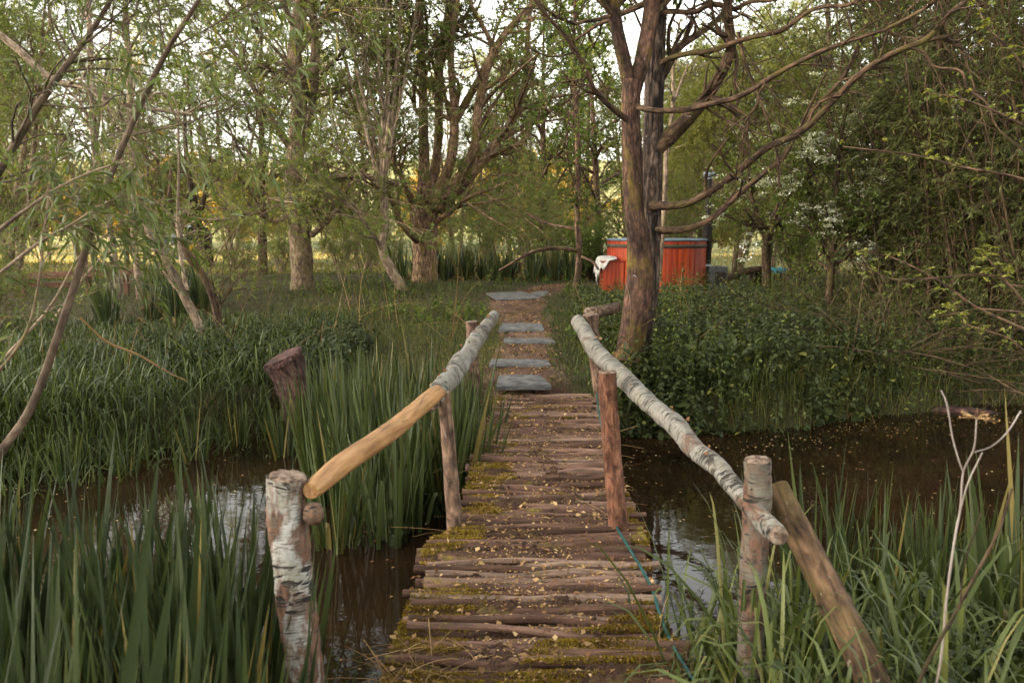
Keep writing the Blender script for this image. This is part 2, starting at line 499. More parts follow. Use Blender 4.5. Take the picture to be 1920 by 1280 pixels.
    M['bark_dark'] = bark_mat('dark bark', (.02, .013, .008), (.10, .062, .036), (.07, .06, .016), .4, None)
    M['stick'] = bark_mat('dead stick', (.03, .02, .011), (.13, .085, .045), None, 0, None, crack=.3, bd=.004)
    M['birch'] = birch_mat('birch bark', (.19, .178, .15), .42)
    M['birch_brown'] = birch_mat('weathered birch bark', (.33, .32, .29), .50, .035)
    M['birch_dull'] = birch_mat('dull birch bark', (.12, .105, .082), .5)
    M['post_bark'] = bark_mat('post bark', (.05, .03, .019), (.24, .15, .10), (.15, .115, .03), .25, (.36, .32, .27))
    M['post_red'] = bark_mat('red post wood', (.05, .02, .012), (.23, .105, .06), None, 0, None, sc=1.5, crack=.5)
    M['brace'] = bark_mat('brace bark', (.030, .018, .010), (.125, .074, .040), (.085, .063, .018), .42, (.34, .28, .2), crack=.8, bd=.008, sc=1.4)
    M['log'] = wood_log_mat('weathered log', [(0, (.05, .027, .017)), (.4, (.105, .058, .039)), (.75, (.16, .095, .067)), (1, (.215, .15, .11))], mossy=.40)
    M['rail_wood'] = wood_log_mat('fence timber', [(0, (.13, .07, .045)), (1, (.18, .10, .065))], mossy=.2)
    M['stump'] = bark_mat('rotten stump', (.02, .011, .009), (.12, .062, .05), (.05, .04, .015), .3, (.3, .22, .2))

    t = NT('peeled wood')
    g = t.noise(t.tc((1, 1, .06)), 60, 5, .6)
    c = t.ramp(g, [(.32, (.16, .072, .024)), (.5, (.30, .155, .058)), (.68, (.39, .22, .095))])
    g2 = t.noise(t.tc((1, 1, .35)), 9, 4)
    c = t.mix(.7, c, t.ramp(g2, [(.33, (.5, .4, .33)), (.55, G(1)), (.7, (1.2, 1.15, 1.1))]), 'MULTIPLY')
    kn = t.noise(t.tc((1, 1, .6)), 17, 2); c = t.mix(t.ramp(kn, [(.7, G(0)), (.745, G(.85))]), c, (.07, .03, .013))
    cr = t.noise(t.tc((1.6, 1.6, .035)), 22, 2, .4, .6); c = t.mix(t.ramp(cr, [(.49, G(0)), (.5, G(.8)), (.51, G(0))]), c, (.09, .04, .015))
    t.bsdf(c, .55, .35, g, .35, .004); M['peeled'] = t.m

    t = NT('cut wood end')
    g = t.noise(t.tc((1, 1, 1)), 40, 5, .65)
    c = t.ramp(g, [(.36, (.035, .022, .016)), (.5, (.14, .095, .068)), (.64, (.27, .205, .155))])
    t.bsdf(c, .85, .2, g, .6, .006); M['cut'] = t.m

    t = NT('soil')
    w = t.tc((1, 1, 1), 'world')
    a = t.noise(w, 3, 6, .65); b = t.noise(w, 45, 5, .7)
    c = t.ramp(a, [(.3, (.028, .026, .012)), (.55, (.05, .042, .02)), (.75, (.075, .058, .03))])
    c = t.mix(.8, c, t.ramp(b, [(.3, G(.45)), (.65, G(1.5))]), 'MULTIPLY')
    sp = t.n('SeparateXYZ'); t.l(t.n('NewGeometry').outputs['Position'], sp.inputs[0])
    mr = t.n('MapRange'); mr.inputs[1].default_value = 22; mr.inputs[2].default_value = 30; t.l(sp.outputs['Y'], mr.inputs[0])
    c = t.mix(mr.outputs[0], c, t.ramp(t.noise(w, 1.2, 6, .7), [(.3, (.11, .13, .05)), (.55, (.17, .175, .08)), (.75, (.26, .2, .13))]))
    t.bsdf(c, .95, .1, b, .8, .03); M['soil'] = t.m

    t = NT('path dirt')
    w = t.tc((1, 1, 1), 'world')
    a = t.noise(w, 2.2, 5, .6); b = t.noise(w, 70, 4, .7)
    c = t.ramp(a, [(.35, (.05, .029, .02)), (.5, (.10, .06, .042)), (.65, (.15, .098, .072))])
    c = t.mix(.85, c, t.ramp(b, [(.3, G(.5)), (.7, G(1.55))]), 'MULTIPLY')
    mo = t.noise(w, 3.1, 4, .6); c = t.mix(t.ramp(mo, [(.54, G(0)), (.66, G(.85))]), c, (.10, .075, .015))
    t.bsdf(c, .95, .1, b, .9, .02); M['dirt'] = t.m

    t = NT('deck litter')
    w = t.tc((1, 1, 1), 'world')
    a = t.noise(w, 5, 5, .65); b = t.noise(w, 90, 4, .7)
    c = t.ramp(a, [(.3, (.03, .017, .011)), (.5, (.075, .042, .028)), (.68, (.13, .09, .03))])
    c = t.mix(.9, c, t.ramp(b, [(.3, G(.35)), (.7, G(1.9))]), 'MULTIPLY')
    t.bsdf(c, .95, .1, b, 1.0, .02); M['deck_litter'] = t.m

    t = NT('slate')
    a = t.noise(t.tc((1, 1, 5)), 9, 6, .65); b = t.noise(t.tc(), 60, 4)
    c = t.ramp(a, [(.35, (.06, .059, .057)), (.5, (.10, .098, .094)), (.65, (.155, .148, .138))])
    t.bsdf(c, .85, .12, t.mix(.4, a, b), .8, .015); M['slate'] = t.m

    t = NT('pond water')
    w = t.tc((1, 1, 1), 'world')
    a = t.noise(w, 1.4, 4, .55)
    c = t.ramp(a, [(.35, (.006, .0035, .002)), (.65, (.018, .009, .004))])
    rip = t.noise(t.tc((1, 1.6, 1), 'world'), 5.5, 2, .5)
    bs = t.bsdf(c, .03, .5, rip, .05, .02); bs.inputs['IOR'].default_value = 1.33; M['water'] = t.m

    t = NT('red stained staves')
    v = t.tc((1, 1, .1)); g = t.noise(v, 26, 5, .6)
    rn = t.n('Attribute', attribute_name='rnd').outputs['Fac']
    c = t.ramp(rn, [(0, (.24, .028, .008)), (.5, (.33, .038, .010)), (1, (.42, .062, .016))])
    c = t.mix(.8, c, t.ramp(g, [(.3, G(.55)), (.65, G(1.25))]), 'MULTIPLY')
    t.bsdf(c, .5, .4, g, .3, .004); M['red_wood'] = t.m
    for nm, c1, rg, mt in (('steel_band', (.06, .045, .028), .7, .1), ('pipe_metal', (.022, .016, .012), .9, 0), ('stove_metal', (.085, .088, .09), .55, .4),
                           ('cowl_metal', (.22, .25, .27), .4, .7), ('vinyl', (.10, .14, .17), .4, 0), ('trailer_panel', (.14, .185, .185), .5, 0),
                           ('trailer_roof', (.42, .46, .46), .5, 0), ('ramp_panel', (.20, .115, .075), .7, 0), ('yellow_plate', (.75, .42, .02), .5, 0),
                           ('inside_shade', (.012, .011, .010), .8, 0), ('rubber', (.02, .02, .02), .8, 0), ('hose', (.005, .052, .045), .5, 0), ('turquoise', (.06, .30, .36), .6, 0),
                           ('bulb', (.8, .8, .78), .2, 0), ('wire', (.02, .02, .02), .6, 0), ('blue_line', (.02, .05, .06), .5, 0)):
        t = NT(nm.replace('_', ' '))
        n = t.noise(t.tc((1, 1, 1), 'object'), 7, 5, .65)
        c = t.mix(.6, c1, t.ramp(n, [(.3, G(.6)), (.7, G(1.35))]), 'MULTIPLY')
        t.bsdf(c, rg, .4, n, .15, .004, Metallic=mt); M[nm] = t.m
    t = NT('towel cloth')
    n = t.noise(t.tc((1, 1, 1), 'object'), 9, 4); w = t.noise(t.tc((1, 1, 1), 'object'), 160, 2)
    t.bsdf(t.ramp(n, [(.3, (.34, .32, .29)), (.7, (.48, .46, .42))]), .9, .1, w, .4, .004); M['cloth'] = t.m
    t = NT('dead stalk')
    n = t.noise(t.tc((1, 1, .2)), 30, 4)
    t.bsdf(t.ramp(n, [(.35, (.14, .11, .09)), (.65, (.30, .255, .22))]), .7, .3, n, .3, .003); M['dead_stalk'] = t.m


mats()

# ------------------------------------------------------------------ setting: terrain, water, path
def make_ground():
    xs = np.concatenate([-np.geomspace(7, 130, 60)[::-1], np.linspace(-6.9, 6.9, 170), np.geomspace(7, 130, 60)])
    ys = np.concatenate([-np.geomspace(.5, 60, 24)[::-1], np.linspace(-.3, 14, 200), np.geomspace(14.2, 330, 90)])
    Xg, Yg = np.meshgrid(xs, ys)
    Zg = ground(Xg, Yg)
    n, m = Xg.shape
    i = (np.arange(n - 1) * m)[:, None]; j = np.arange(m - 1)[None]
    q = np.stack([i + j, i + j + 1, i + m + j + 1, i + m + j], -1)
    mb = MB(); mb.add(np.stack([Xg, Yg, Zg], -1), q)
    return tag(mb.build('ground', M['soil']), 'dark soil of the wooded stream banks and the field beyond', kind='structure')


make_ground()
mb = MB()
gx = np.linspace(-16, 16, 40); gy = np.linspace(-1, 12, 30)
Xg, Yg = np.meshgrid(gx, gy); n, m = Xg.shape
i = (np.arange(n - 1) * m)[:, None]; j = np.arange(m - 1)[None]
mb.add(np.stack([Xg, Yg, np.full_like(Xg, WATER)], -1), np.stack([i + j, i + j + 1, i + m + j + 1, i + m + j], -1))
tag(mb.build('water', M['water']), 'still dark brown stream water under the footbridge', kind='structure')


def path_x(y):
    return np.interp(y, [7.4, 8, 9.5, 11, 13, 15, 17, 18.5], [.33, .12, .16, .22, .12, .15, .9, 2.2])


def path_w(y):
    return np.interp(y, [7.4, 8.5, 10, 12, 14, 16, 18.5], [.55, .46, .41, .44, .58, .55, .4])


mb = MB()
ys = np.linspace(7.55, 18.3, 110); us = np.linspace(-1, 1, 15)
r = RNG(3)
wl = path_w(ys) * (1 + .16 * snoise(ys, ys * 0, 5, 11)); cx = path_x(ys)
Xg = cx[:, None] + us[None] * wl[:, None]; Yg = np.broadcast_to(ys[:, None], Xg.shape)
Zg = ground(Xg, Yg) + .012 + .012 * r.normal(0, 1, Xg.shape) * (np.abs(us) < .99) - .03 * (np.abs(us) > .99)[None] - .02 * 0
n, m = Xg.shape; i = (np.arange(n - 1) * m)[:, None]; j = np.arange(m - 1)[None]
mb.add(np.stack([Xg, Yg, Zg], -1), np.stack([i + j, i + j + 1, i + m + j + 1, i + m + j], -1))
tag(mb.build('path', M['dirt']), 'trodden earth path leading from the bridge into the trees', kind='structure')


def off_path(x, y, margin=0.0):
    return (np.abs(x - path_x(y)) > path_w(y) + margin) | (y > 18.3) | (y < 7.4)


# ------------------------------------------------------------------ stepping stones
for k, (px, py, w, dp, rot, lab) in enumerate((
        (979, 729, 104, .50, .03, 'thick grey slate slab lying at the far end of the log deck'),
        (976, 686, 118, .26, -.02, 'long narrow slate slab, second along the path from the bridge'),
        (990, 645, 98, .42, .02, 'pale slate slab third along the path, beside a leafy weed'),
        (978, 617, 84, .45, -.04, 'slate slab fourth along the path, half sunk in earth'),
        (958, 559, 82, 1.1, .25, 'large pale slate slab where the path meets the grass'),
        (1012, 553, 30, .8, -.2, 'small slate piece at the path end, half hidden by a grass tuft'))):
    c = hit(px, py); W = w / F * c[1] * 1.02
    r = RNG(40 + k)
    ang = np.array([-.93, -.5, -.05, .45, .93]); top = [(a * W / 2 * (.84 if k == 0 else .97) + r.normal(0, .012), dp / 2 + r.normal(0, .010)) for a in ang]
    bot = [(a * W / 2 * 1.04 + r.normal(0, .015), -dp / 2 + r.normal(0, .010)) for a in ang[::-1]]
    pg = np.array(top + bot); pg = np.stack([pg[:, 0] * math.cos(rot) - pg[:, 1] * math.sin(rot), pg[:, 0] * math.sin(rot) + pg[:, 1] * math.cos(rot)], 1)
    N = len(pg); th = .045 if k == 0 else .035
    zt = .05
    gz = ground(c[0] + pg[:, 0], c[1] + pg[:, 1])
    sl = np.polyfit(pg[:, 1], gz, 1)
    zz = np.polyval(sl, pg[:, 1])
    if k == 0: zz = np.full(N, float(gz.max()) + .012) + .03 * pg[:, 1]      # lies level across the end of the deck
    mb = MB()
    ring = lambda s, dz: np.stack([c[0] + pg[:, 0] * s, c[1] + pg[:, 1] * s, zz + dz + r.normal(0, .003, N)], 1)
    v = np.vstack([ring(1, zt - th), ring(1.01, zt - .012), ring(.985, zt), ring(.5, zt + .003), [[c[0], c[1], zz.mean() + zt + .002]]])
    jj = np.arange(N); q = []
    for a in range(3):
        q.append(np.stack([a * N + (jj + 1) % N, a * N + jj, (a + 1) * N + jj, (a + 1) * N + (jj + 1) % N], 1))
    tri = np.stack([3 * N + (jj + 1) % N, 3 * N + jj, np.full(N, 4 * N)], 1)
    mb.add(v, np.vstack(q), tri)
    o = mb.build('stepping_stone', M['slate'], off=c, smooth=False); o.location = Vector(c.tolist())
    tag(o, lab, 'stepping stone', 'slate stepping stones along the path')

# ------------------------------------------------------------------ footbridge
BR = thing('footbridge', (0.15, 5, 0), 'rustic footbridge of mossy logs with rough pole handrails over the stream', 'footbridge')
OFF = np.array([.15, 5, 0.])


def deck_c(y): return np.interp(y, [2.2, 3.2, 3.9, 4.1, 4.4, 5.3, 7.7], [.09, .085, .125, .19, .205, .22, .285])
def deck_w(y): return np.interp(y, [2.2, 3.2, 3.9, 4.05, 4.3, 5.3, 7.7], [1.12, 1.06, 1.10, 1.08, .96, .97, 1.0])
def deck_z(y): return .02 * np.sin((y - 2.3) / 5.4 * PI)


r = RNG(11)
y = 2.18; LOGS = []
while y < 7.62:
    rr_ = r.choice([.015, .019, .023, .028, .037], p=[.25, .27, .25, .16, .07]) * r.uniform(.9, 1.1)
    y += rr_
    W = deck_w(y) * r.uniform(.94, 1.06); c = deck_c(y) + r.normal(0, .025)
    n = 22; s = np.linspace(-.5, .5, n)
    bend = r.normal(0, .03); tilt = r.normal(0, .022)
    px_ = c + s * W
    py_ = y + tilt * s * 2 + bend * (s ** 2 - .1) * 1.5 + .008 * np.sin(s * r.uniform(6, 14) + r.uniform(0, 6))
    top = deck_z(y) + r.normal(0, .008)
    pz_ = np.full(n, top - rr_ * r.uniform(.9, 1.15)) + r.normal(0, .012) * s * 2 + .006 * np.sin(s * r.uniform(5, 12) + r.uniform(0, 6))
    R = rr_ * (1 + r.uniform(-.16, .16) * s * 2) * (1 + .07 * np.sin(s * 17 + r.uniform(0, 6)))
    mb = MB(); tubes(mb, np.stack([px_, py_, pz_], 1), R, 14, RNG(500 + len(LOGS)), caps=True, rough=.06, rn=[r.uniform(0, 1)])
    mb.build('log', M['log'], BR, OFF)
    LOGS.append((y, c, W, rr_, pz_.mean(), bend, tilt))
    y += rr_ * r.uniform(.82, 1.15)
for sx in (-.36, .36):
    ys = np.linspace(2.3, 7.7, 20)
    mb = MB(); tubes(mb, np.stack([deck_c(ys) + sx, ys, -.15 + deck_z(ys)], 1), np.full(20, .07), 10, RNG(4), caps=True, rough=.06)
    mb.build('bearer', M['bark_dark'], BR, OFF)
# earth packed between the logs
ys = np.linspace(2.12, 7.72, 260); us = np.linspace(-.49, .49, 60)
Yg = np.broadcast_to(ys[:, None], (260, 60)); Xg = deck_c(ys)[:, None] + us[None] * deck_w(ys)[:, None]
Zg = deck_z(Yg) - .016 + .014 * snoise(Xg, Yg, 9, 21) + .008 * r.normal(0, 1, Xg.shape) - .035 * (np.abs(us)[None] > .47)
i = (np.arange(259) * 60)[:, None]; j = np.arange(59)[None]
mb = MB(); mb.add(np.stack([Xg, Yg, Zg], -1), np.stack([i + j, i + j + 1, i + 60 + j + 1, i + 60 + j], -1))
mb.build('packed_earth', M['deck_litter'], BR, OFF)


def deck_top(x, y):
    """height of the deck surface: the nearest log or the earth between"""
    z = deck_z(y) - .03 + np.zeros_like(x)
    for (ly, c, W, lr, lz, bend, tilt) in LOGS:
        s = (x - c) / W
        dy = y - (ly + tilt * s * 2 + bend * (s ** 2 - .1) * 1.5)
        ok = (np.abs(dy) < lr) & (np.abs(s) < .5)
        z = np.where(ok, np.maximum(z, lz + np.sqrt(np.maximum(lr ** 2 - dy ** 2, 0))), z)
    return z


# moss cushions on the logs
r = RNG(12)
n = 200000
yy = 2.3 + 5.3 * r.uniform(0, 1, n) ** 1.5; uu = r.uniform(-.52, .52, n)
xx = deck_c(yy) + uu * deck_w(yy)
mask = snoise(xx, yy * 1.6, 3.4, 31) + .8 * snoise(xx, yy, 9, 32) + 2.6 * np.abs(uu) ** 1.4 - .55 - .10 * (yy - 2.5) + .6 * np.exp(-((yy - 3.95) / .16) ** 2) * (uu < -.12)
k = mask > .12
xx, yy, mk = xx[k][:110000], yy[k][:110000], mask[k][:110000]
zz = deck_top(xx, yy) - .002
n = len(xx)
d = nrm(np.stack([r.normal(0, .55, n), r.normal(0, .55, n), np.ones(n)], 1))
sd = nrm(np.cross(d, r.normal(0, 1, (n, 3))))
mb = MB(); strips(mb, np.stack([xx, yy, zz], 1), d, sd, r.uniform(.007, .016, n) * (1 + .5 * np.clip(mk, 0, 1)), r.uniform(.004, .007, n), [1, .8, .1], r, .2,
                  rn=np.clip(.45 + .25 * snoise(xx, yy, 14, 33) + r.normal(0, .2, n), 0, 1))
mo = mb.build('moss', M['moss'], BR, OFF); mo['kind'] = 'stuff'


def bridge_log(name, rows, mat, rough=.04, sides=18, n=40, extend=0.0, capmat=None, seed=0, lab=None, Yfix=None, groove=0):
    p, R = pix(rows, n)
    if extend:
        dd = nrm(p[-1] - p[-2]); p = np.vstack([p, p[-1] + dd * extend * .5, p[-1] + dd * extend]); R = np.append(R, [R[-1], R[-1]])
    mb = MB(); tubes(mb, p, R, sides, RNG(70 + seed), caps=capmat is None, rough=rough, groove=groove)
    o = mb.build(name, mat, BR, OFF)
    if lab: o['label'] = lab
    if capmat is not None:
        for e, nb in ((0, 1), (-1, -2)):
            ax = nrm(p[e] - p[nb])
            u = nrm(np.cross(ax, [.3, .8, .52])); w = np.cross(ax, u)
            mbc = MB(); a = np.linspace(0, 2 * PI, 25)[:-1]; rr0 = RNG(seed)
            V = []; tcs = []
            for f, h in ((.99, -.004), (.94, .004), (.6, .007), (.25, .004)):
                q_ = p[e] + ax * (h + rr0.normal(0, .0018, 24))[:, None] + (np.cos(a)[:, None] * u + np.sin(a)[:, None] * w) * R[e] * f * (1 + rr0.normal(0, .015, 24))[:, None]
                V.append(q_)
            V.append((p[e] + ax * .006)[None])
            jj = np.arange(24); q = [np.stack([c * 24 + jj, c * 24 + (jj + 1) % 24, (c + 1) * 24 + (jj + 1) % 24, (c + 1) * 24 + jj], 1) for c in range(3)]
            tri = np.stack([72 + jj, 72 + (jj + 1) % 24, np.full(24, 96)], 1)
            mbc.add(np.vstack(V), np.vstack(q), tri)
            mbc.build('cut_end', M['cut'], o, OFF)
            if e == 0 and extend: break
    return o


# posts
np_ = bridge_log('handrail_post', [(540, 893, 70.7, 2.32), (537, 930, 65.1, 2.32), (540, 985, 72.5, 2.31), (548, 1060, 68.8, 2.30), (556, 1140, 70.7, 2.29), (572, 1290, 74.4, 2.28)], M['birch_brown'], .09, 26, 60, .9, M['cut'], 1,
                 'birch post with dark cut top carrying the peeled pole')
mb = MB(); kp = P(588, 962, 2.28)
lathe(mb, [(.0005, -.034), (.02, -.03), (.031, -.012), (.031, .008), (.022, .027), (.0005, .034)], 14, kp); mb.build('branch_stub', M['birch_brown'], np_, OFF)
bridge_log('handrail_post', [(832, 735, 24.5, 4.2), (838, 800, 25.8, 4.18), (846, 900, 27.2, 4.15), (854, 1000, 28.6, 4.1)], M['post_bark'], .06, 18, 40, .5, M['cut'], 2)
bridge_log('handrail_post', [(884, 603, 24, 7.6), (886, 640, 24, 7.6), (888, 700, 24, 7.6)], M['post_bark'], .07, 14, 14, .3, M['cut'], 3)
bridge_log('handrail_post', [(1139, 697, 34.0, 4.12), (1142, 760, 34.0, 4.12), (1150, 880, 34.8, 4.1), (1160, 990, 36.3, 4.08)], M['post_red'], .06, 20, 44, .5, M['cut'], 4, 'red-brown debarked post')
bridge_log('handrail_post', [(1421, 862, 50, 2.46), (1420, 940, 50, 2.46), (1412, 1080, 49, 2.45), (1404, 1290, 50, 2.44)], M['birch_dull'], .06, 20, 44, .5, M['cut'], 5, 'grey birch post with an axe scar')
bridge_log('handrail_post', [(1107, 590, 30, 7.45), (1110, 620, 27, 7.45), (1117, 670, 26, 7.4)], M['post_bark'], .08, 14, 20, .5, M['cut'], 6)
bridge_log('brace', [(1456, 912, 44, 2.56), (1490, 985, 52, 2.46), (1542, 1085, 57, 2.33), (1597, 1195, 61, 2.2), (1642, 1290, 63, 2.1)], M['brace'], .04, 20, 44, .75, None, 7, 'slanting mossy log brace')
bridge_log('cross_rail', [(1105, 586, 22, 7.5), (1130, 583, 21, 8.0), (1156, 576, 19, 8.7)], M['post_bark'], .07, 12, 14, 0, M['cut'], 8)
# handrails
A0 = P(582, 916, 2.30); A1 = P(822, 738, 4.16)
s = np.linspace(0, 1, 44)[:, None]; pp = A0 + (A1 - A0) * s
pp[:, 2] += .006 * np.sin(s[:, 0] * 7 + 1); pp[:, 0] += .004 * np.sin(s[:, 0] * 5)
R = np.interp(s[:, 0], [0, .02, .10, .2, .5, .8, .97, 1], [.024, .031, .036, .038, .041, .043, .044, .040])
# axe-cut point: the near end tapers to a chisel on its lower side
pp[:, 2] += np.interp(s[:, 0], [0, .16], [-.012, 0])
mb = MB(); tubes(mb, pp, R, 20, RNG(81), caps=True, rough=.03)
o = mb.build('handrail', M['peeled'], BR, OFF); o['label'] = 'peeled bare yellow pole with a chiselled end'
bridge_log('handrail', [(808, 754, 34, 4.04), (832, 722, 38, 4.45), (848, 706, 36, 4.8), (864, 680, 37, 5.25), (880, 662, 31, 5.8), (893, 636, 30, 6.4), (910, 614, 25, 7.1), (925, 592, 20, 7.9)], M['birch'], .085, 24, 110, 0, M['cut'], 9, 'white birch pole with black bark rings')
bridge_log('handrail', [(1460, 1004, 37, 2.20), (1424, 968, 37, 2.38), (1386, 926, 36, 2.64), (1342, 872, 38, 2.94), (1300, 838, 37, 3.2), (1262, 792, 38, 3.5), (1230, 768, 36, 3.72), (1168, 708, 35, 4.4), (1112, 652, 31, 5.9), (1100, 628, 29, 6.7), (1084, 604, 27, 7.55)], M['birch'], .085, 24, 150, 0, M['cut'], 10,
           'long pale birch pole running the whole bridge')
# curled bark flakes on the birch poles
r = RNG(13)
mb = MB()
for rows, n in (([(806, 740, 4.1), (860, 668, 5.2), (925, 588, 7.8)], 16), ([(1457, 985, 2.3), (1300, 812, 3.2), (1170, 690, 4.4), (1086, 600, 7.5)], 22)):
    pts = spline([P(*a) for a in rows], 200)
    for k in range(n):
        c = pts[r.integers(4, 196)] + r.normal(0, .012, 3); L = r.uniform(.012, .04)
        diamonds(mb, c[None], nrm(r.normal(0, 1, (1, 3)) + [0, 0, .6]), np.array([L]), np.array([L * .8]), r, rn=np.array([r.uniform(.2, .8)]))
fl = mb.build('bark_leaves', M['litter'], BR, OFF)

# hose beside the deck
hp = [hit(0, 0)] if False else None
rows = [(1119, 742, 4, 7.0), (1123, 775, 4.5, 6.2), (1134, 830, 5, 5.3), (1143, 905, 6, 4.62), (1146, 960, 7, 4.25), (1158, 995, 8, 4.02), (1190, 1050, 9, 3.68), (1222, 1110, 10, 3.36), (1243, 1175, 11, 3.05), (1280, 1250, 12, 2.77), (1310, 1300, 12, 2.6)]
p, R = pix(rows, 80)
p[:, 2] = np.maximum(p[:, 2], deck_top(p[:, 0], p[:, 1]) + .007)
p[:, 2] = np.convolve(np.pad(p[:, 2], 8, 'edge'), np.ones(17) / 17, 'valid') + .011
p = np.vstack([p, [[.55, 2.2, -.0], [.62, 1.6, -.03]]])
mb = MB(); tubes(mb, p, np.full(len(p), .0075), 10, RNG(2), caps=True)
tag(mb.build('garden_hose', M['hose']), 'thin teal garden hose lying along the edge of the log deck', 'hose')

# ------------------------------------------------------------------ litter
r = RNG(14)
mb = MB()
n = 17000
yy = 2.3 + 5.3 * r.uniform(0, 1, n) ** 1.3; uu = r.uniform(-.52, .52, n); xx = deck_c(yy) + uu * deck_w(yy)
zz = deck_top(xx, yy) + .003
d = nrm(np.stack([r.normal(0, 1, n), r.normal(0, 1, n), r.normal(.1, .25, n)], 1)); L = r.uniform(.006, .02, n) * (1 + (r.uniform(0, 1, n) < .15) * 1.2)
diamonds(mb, np.stack([xx, yy, zz], 1), d, L, L * r.uniform(.35, .8, n), r, .8, rn=r.uniform(.1, 1, n))
n = 5200
yy = r.uniform(7.6, 17.5, n); xx = path_x(yy) + r.normal(0, .55, n) * path_w(yy)
zz = ground(xx, yy) + .02
d = nrm(np.stack([r.normal(0, 1, n), r.normal(0, 1, n), r.normal(.05, .2, n)], 1)); L = r.uniform(.012, .045, n)
diamonds(mb, np.stack([xx, yy, zz], 1), d, L, L * r.uniform(.3, .7, n), r, .8, rn=r.uniform(0, .95, n))
tag(mb.build('leaf_litter', M['litter']), 'scattered dead leaves and catkin flakes on deck and path', 'litter', kind='stuff')
# dry stems and twigs along the deck edges
mb = MB()
n = 430
side = r.uniform(0, 1, n) < .72
yy = np.where(r.uniform(0, 1, n) < .45, r.uniform(4.0, 7.8, n), r.uniform(2.25, 2.9, n))
xx = np.where(side, deck_c(yy) - deck_w(yy) * .5 + np.abs(r.normal(0, .13, n)), deck_c(yy) + deck_w(yy) * .5 - np.abs(r.normal(0, .09, n)))
zz = deck_top(xx, yy) + r.uniform(.0, .02, n)
d = nrm(np.stack([r.normal(0, .8, n), r.normal(0, .8, n), r.uniform(-.02, .35, n)], 1))
L = r.uniform(.08, .3, n); s = np.linspace(0, 1, 5)[None, :, None]
path = np.stack([xx, yy, zz], 1)[:, None] + L[:, None, None] * (d[:, None] * s + r.normal(0, .2, (n, 1, 3)) * s ** 2 * [1, 1, .3] - np.array([0, 0, .2]) * s ** 2)
path[..., 2] = np.maximum(path[..., 2], -.05)
tubes(mb, path, np.full((n, 5), .0011) * r.uniform(.6, 1.6, (n, 1)), 4, r)
tag(mb.build('twig_litter', M['dry']), 'dry grass stems and twigs strewn along the deck edges', 'litter', kind='stuff')

# floating specks
mb = MB(); r = RNG(15)
n = 16000
xx = r.uniform(-6, 9, n); yy = r.uniform(3, 9.2, n)
dn = np.exp(-((yy - bank_far(xx) + .55 + .25 * snoise(xx, yy, 2, 41)) / .32) ** 2) * sstep(.8, 2.2, xx) * 1.0 + .10 + .2 * (snoise(xx, yy, 2.2, 42) > .75)
k = (r.uniform(0, 1, n) < dn) & (yy < bank_far(xx) + .1) & (yy > bank_near(xx)) & ((np.abs(xx - .2) > .6) | (yy > 7.8))
xx, yy = xx[k], yy[k]; n = len(xx)
d = nrm(np.stack([r.normal(0, 1, n), r.normal(0, 1, n), np.zeros(n)], 1)); L = r.uniform(.006, .03, n)
diamonds(mb, np.stack([xx, yy, np.full(n, WATER + .004)], 1), d, L, L * r.uniform(.4, .9, n), r, 40)
tag(mb.build('floating_leaves', M['flake']), 'pale leaf flakes and seeds floating on the stream', 'litter', kind='stuff')


# ------------------------------------------------------------------ grasses (stuff)
def blades(name, label, mat, x, y, h, w, lean, droop, r, K=4, fold=0.0, prof=None, lift=-.02, twist=0.5, dry=None):
    n = len(x); z = ground(x, y) + lift
    a = r.uniform(0, 2 * PI, n)
    ln = np.abs(r.normal(lean, lean * .6, n))
    d = nrm(np.stack([np.cos(a) * ln, np.sin(a) * ln, np.ones(n)], 1))
    sa = a + PI / 2 + r.normal(0, .6, n)
    sd = nrm(np.cross(d, np.stack([np.cos(a + r.normal(0, .5, n)), np.sin(a), np.zeros(n)], 1)) + 1e-4)
    prof = prof or {3: [.8, .8, .05], 4: [.8, 1, .7, .05], 5: [.75, 1, .9, .6, .04], 6: [.7, .95, 1, .85, .55, .03]}[K]
    mb = MB(); rn = np.clip(r.uniform(0, .9, n) + .1 * snoise(x, y, 1.5, 61), 0, 1)
    strips(mb, np.stack([x, y, z], 1), d, sd, h, w, prof, r, droop * r.uniform(.4, 1.5, n), fold, r.normal(0, twist, n), rn)
    o = mb.build(name, mat)
    return tag(o, label, 'grass', kind='stuff')


def scatter(n, x0, x1, y0, y1, dens, r, persp=True):
    """uniform on screen-ish: y drawn with density ~1/y"""
    if persp: yy = y0 * (y1 / y0) ** r.uniform(0, 1, n)
    else: yy = r.uniform(y0, y1, n)
    xx = r.uniform(x0, x1, n) if not callable(x0) else x0(yy) + (x1(yy) - x0(yy)) * r.uniform(0, 1, n)
    k = r.uniform(0, 1, n) < dens(xx, yy)
    return xx[k], yy[k]


r = RNG(20)
on_land = lambda x, y: (y > bank_far(x) + .12) | (y < bank_near(x) - .1)
xl = lambda y: -.70 * y - .6; xr = lambda y: .70 * y + .6
# meadow under the trees
x, y = scatter(120000, xl, xr, 7.0, 27, lambda x, y: on_land(x, y) * off_path(x, y, -.14) * (.55 + .35 * snoise(x, y, .9, 51)), r)
h = (.20 + .20 * (snoise(x, y, .7, 52) > .1) + .06 * snoise(x, y, 2, 53)) * r.uniform(.6, 1.35, len(x)) * np.where(np.abs(x - path_x(y)) < path_w(y) + .25, .45, 1)
cl = sstep(1.9, .3, np.abs(x + .9) ) * (y < 12.5) * (x < .2)
h = h * (1 - .45 * cl)
blades('meadow_grass', 'tangled dark green grass carpeting the wooded bank', M['grass'], x, y, np.maximum(h, .06), r.uniform(.004, .008, len(x)) * (1 + .035 * y), .5, .75, r, 4)
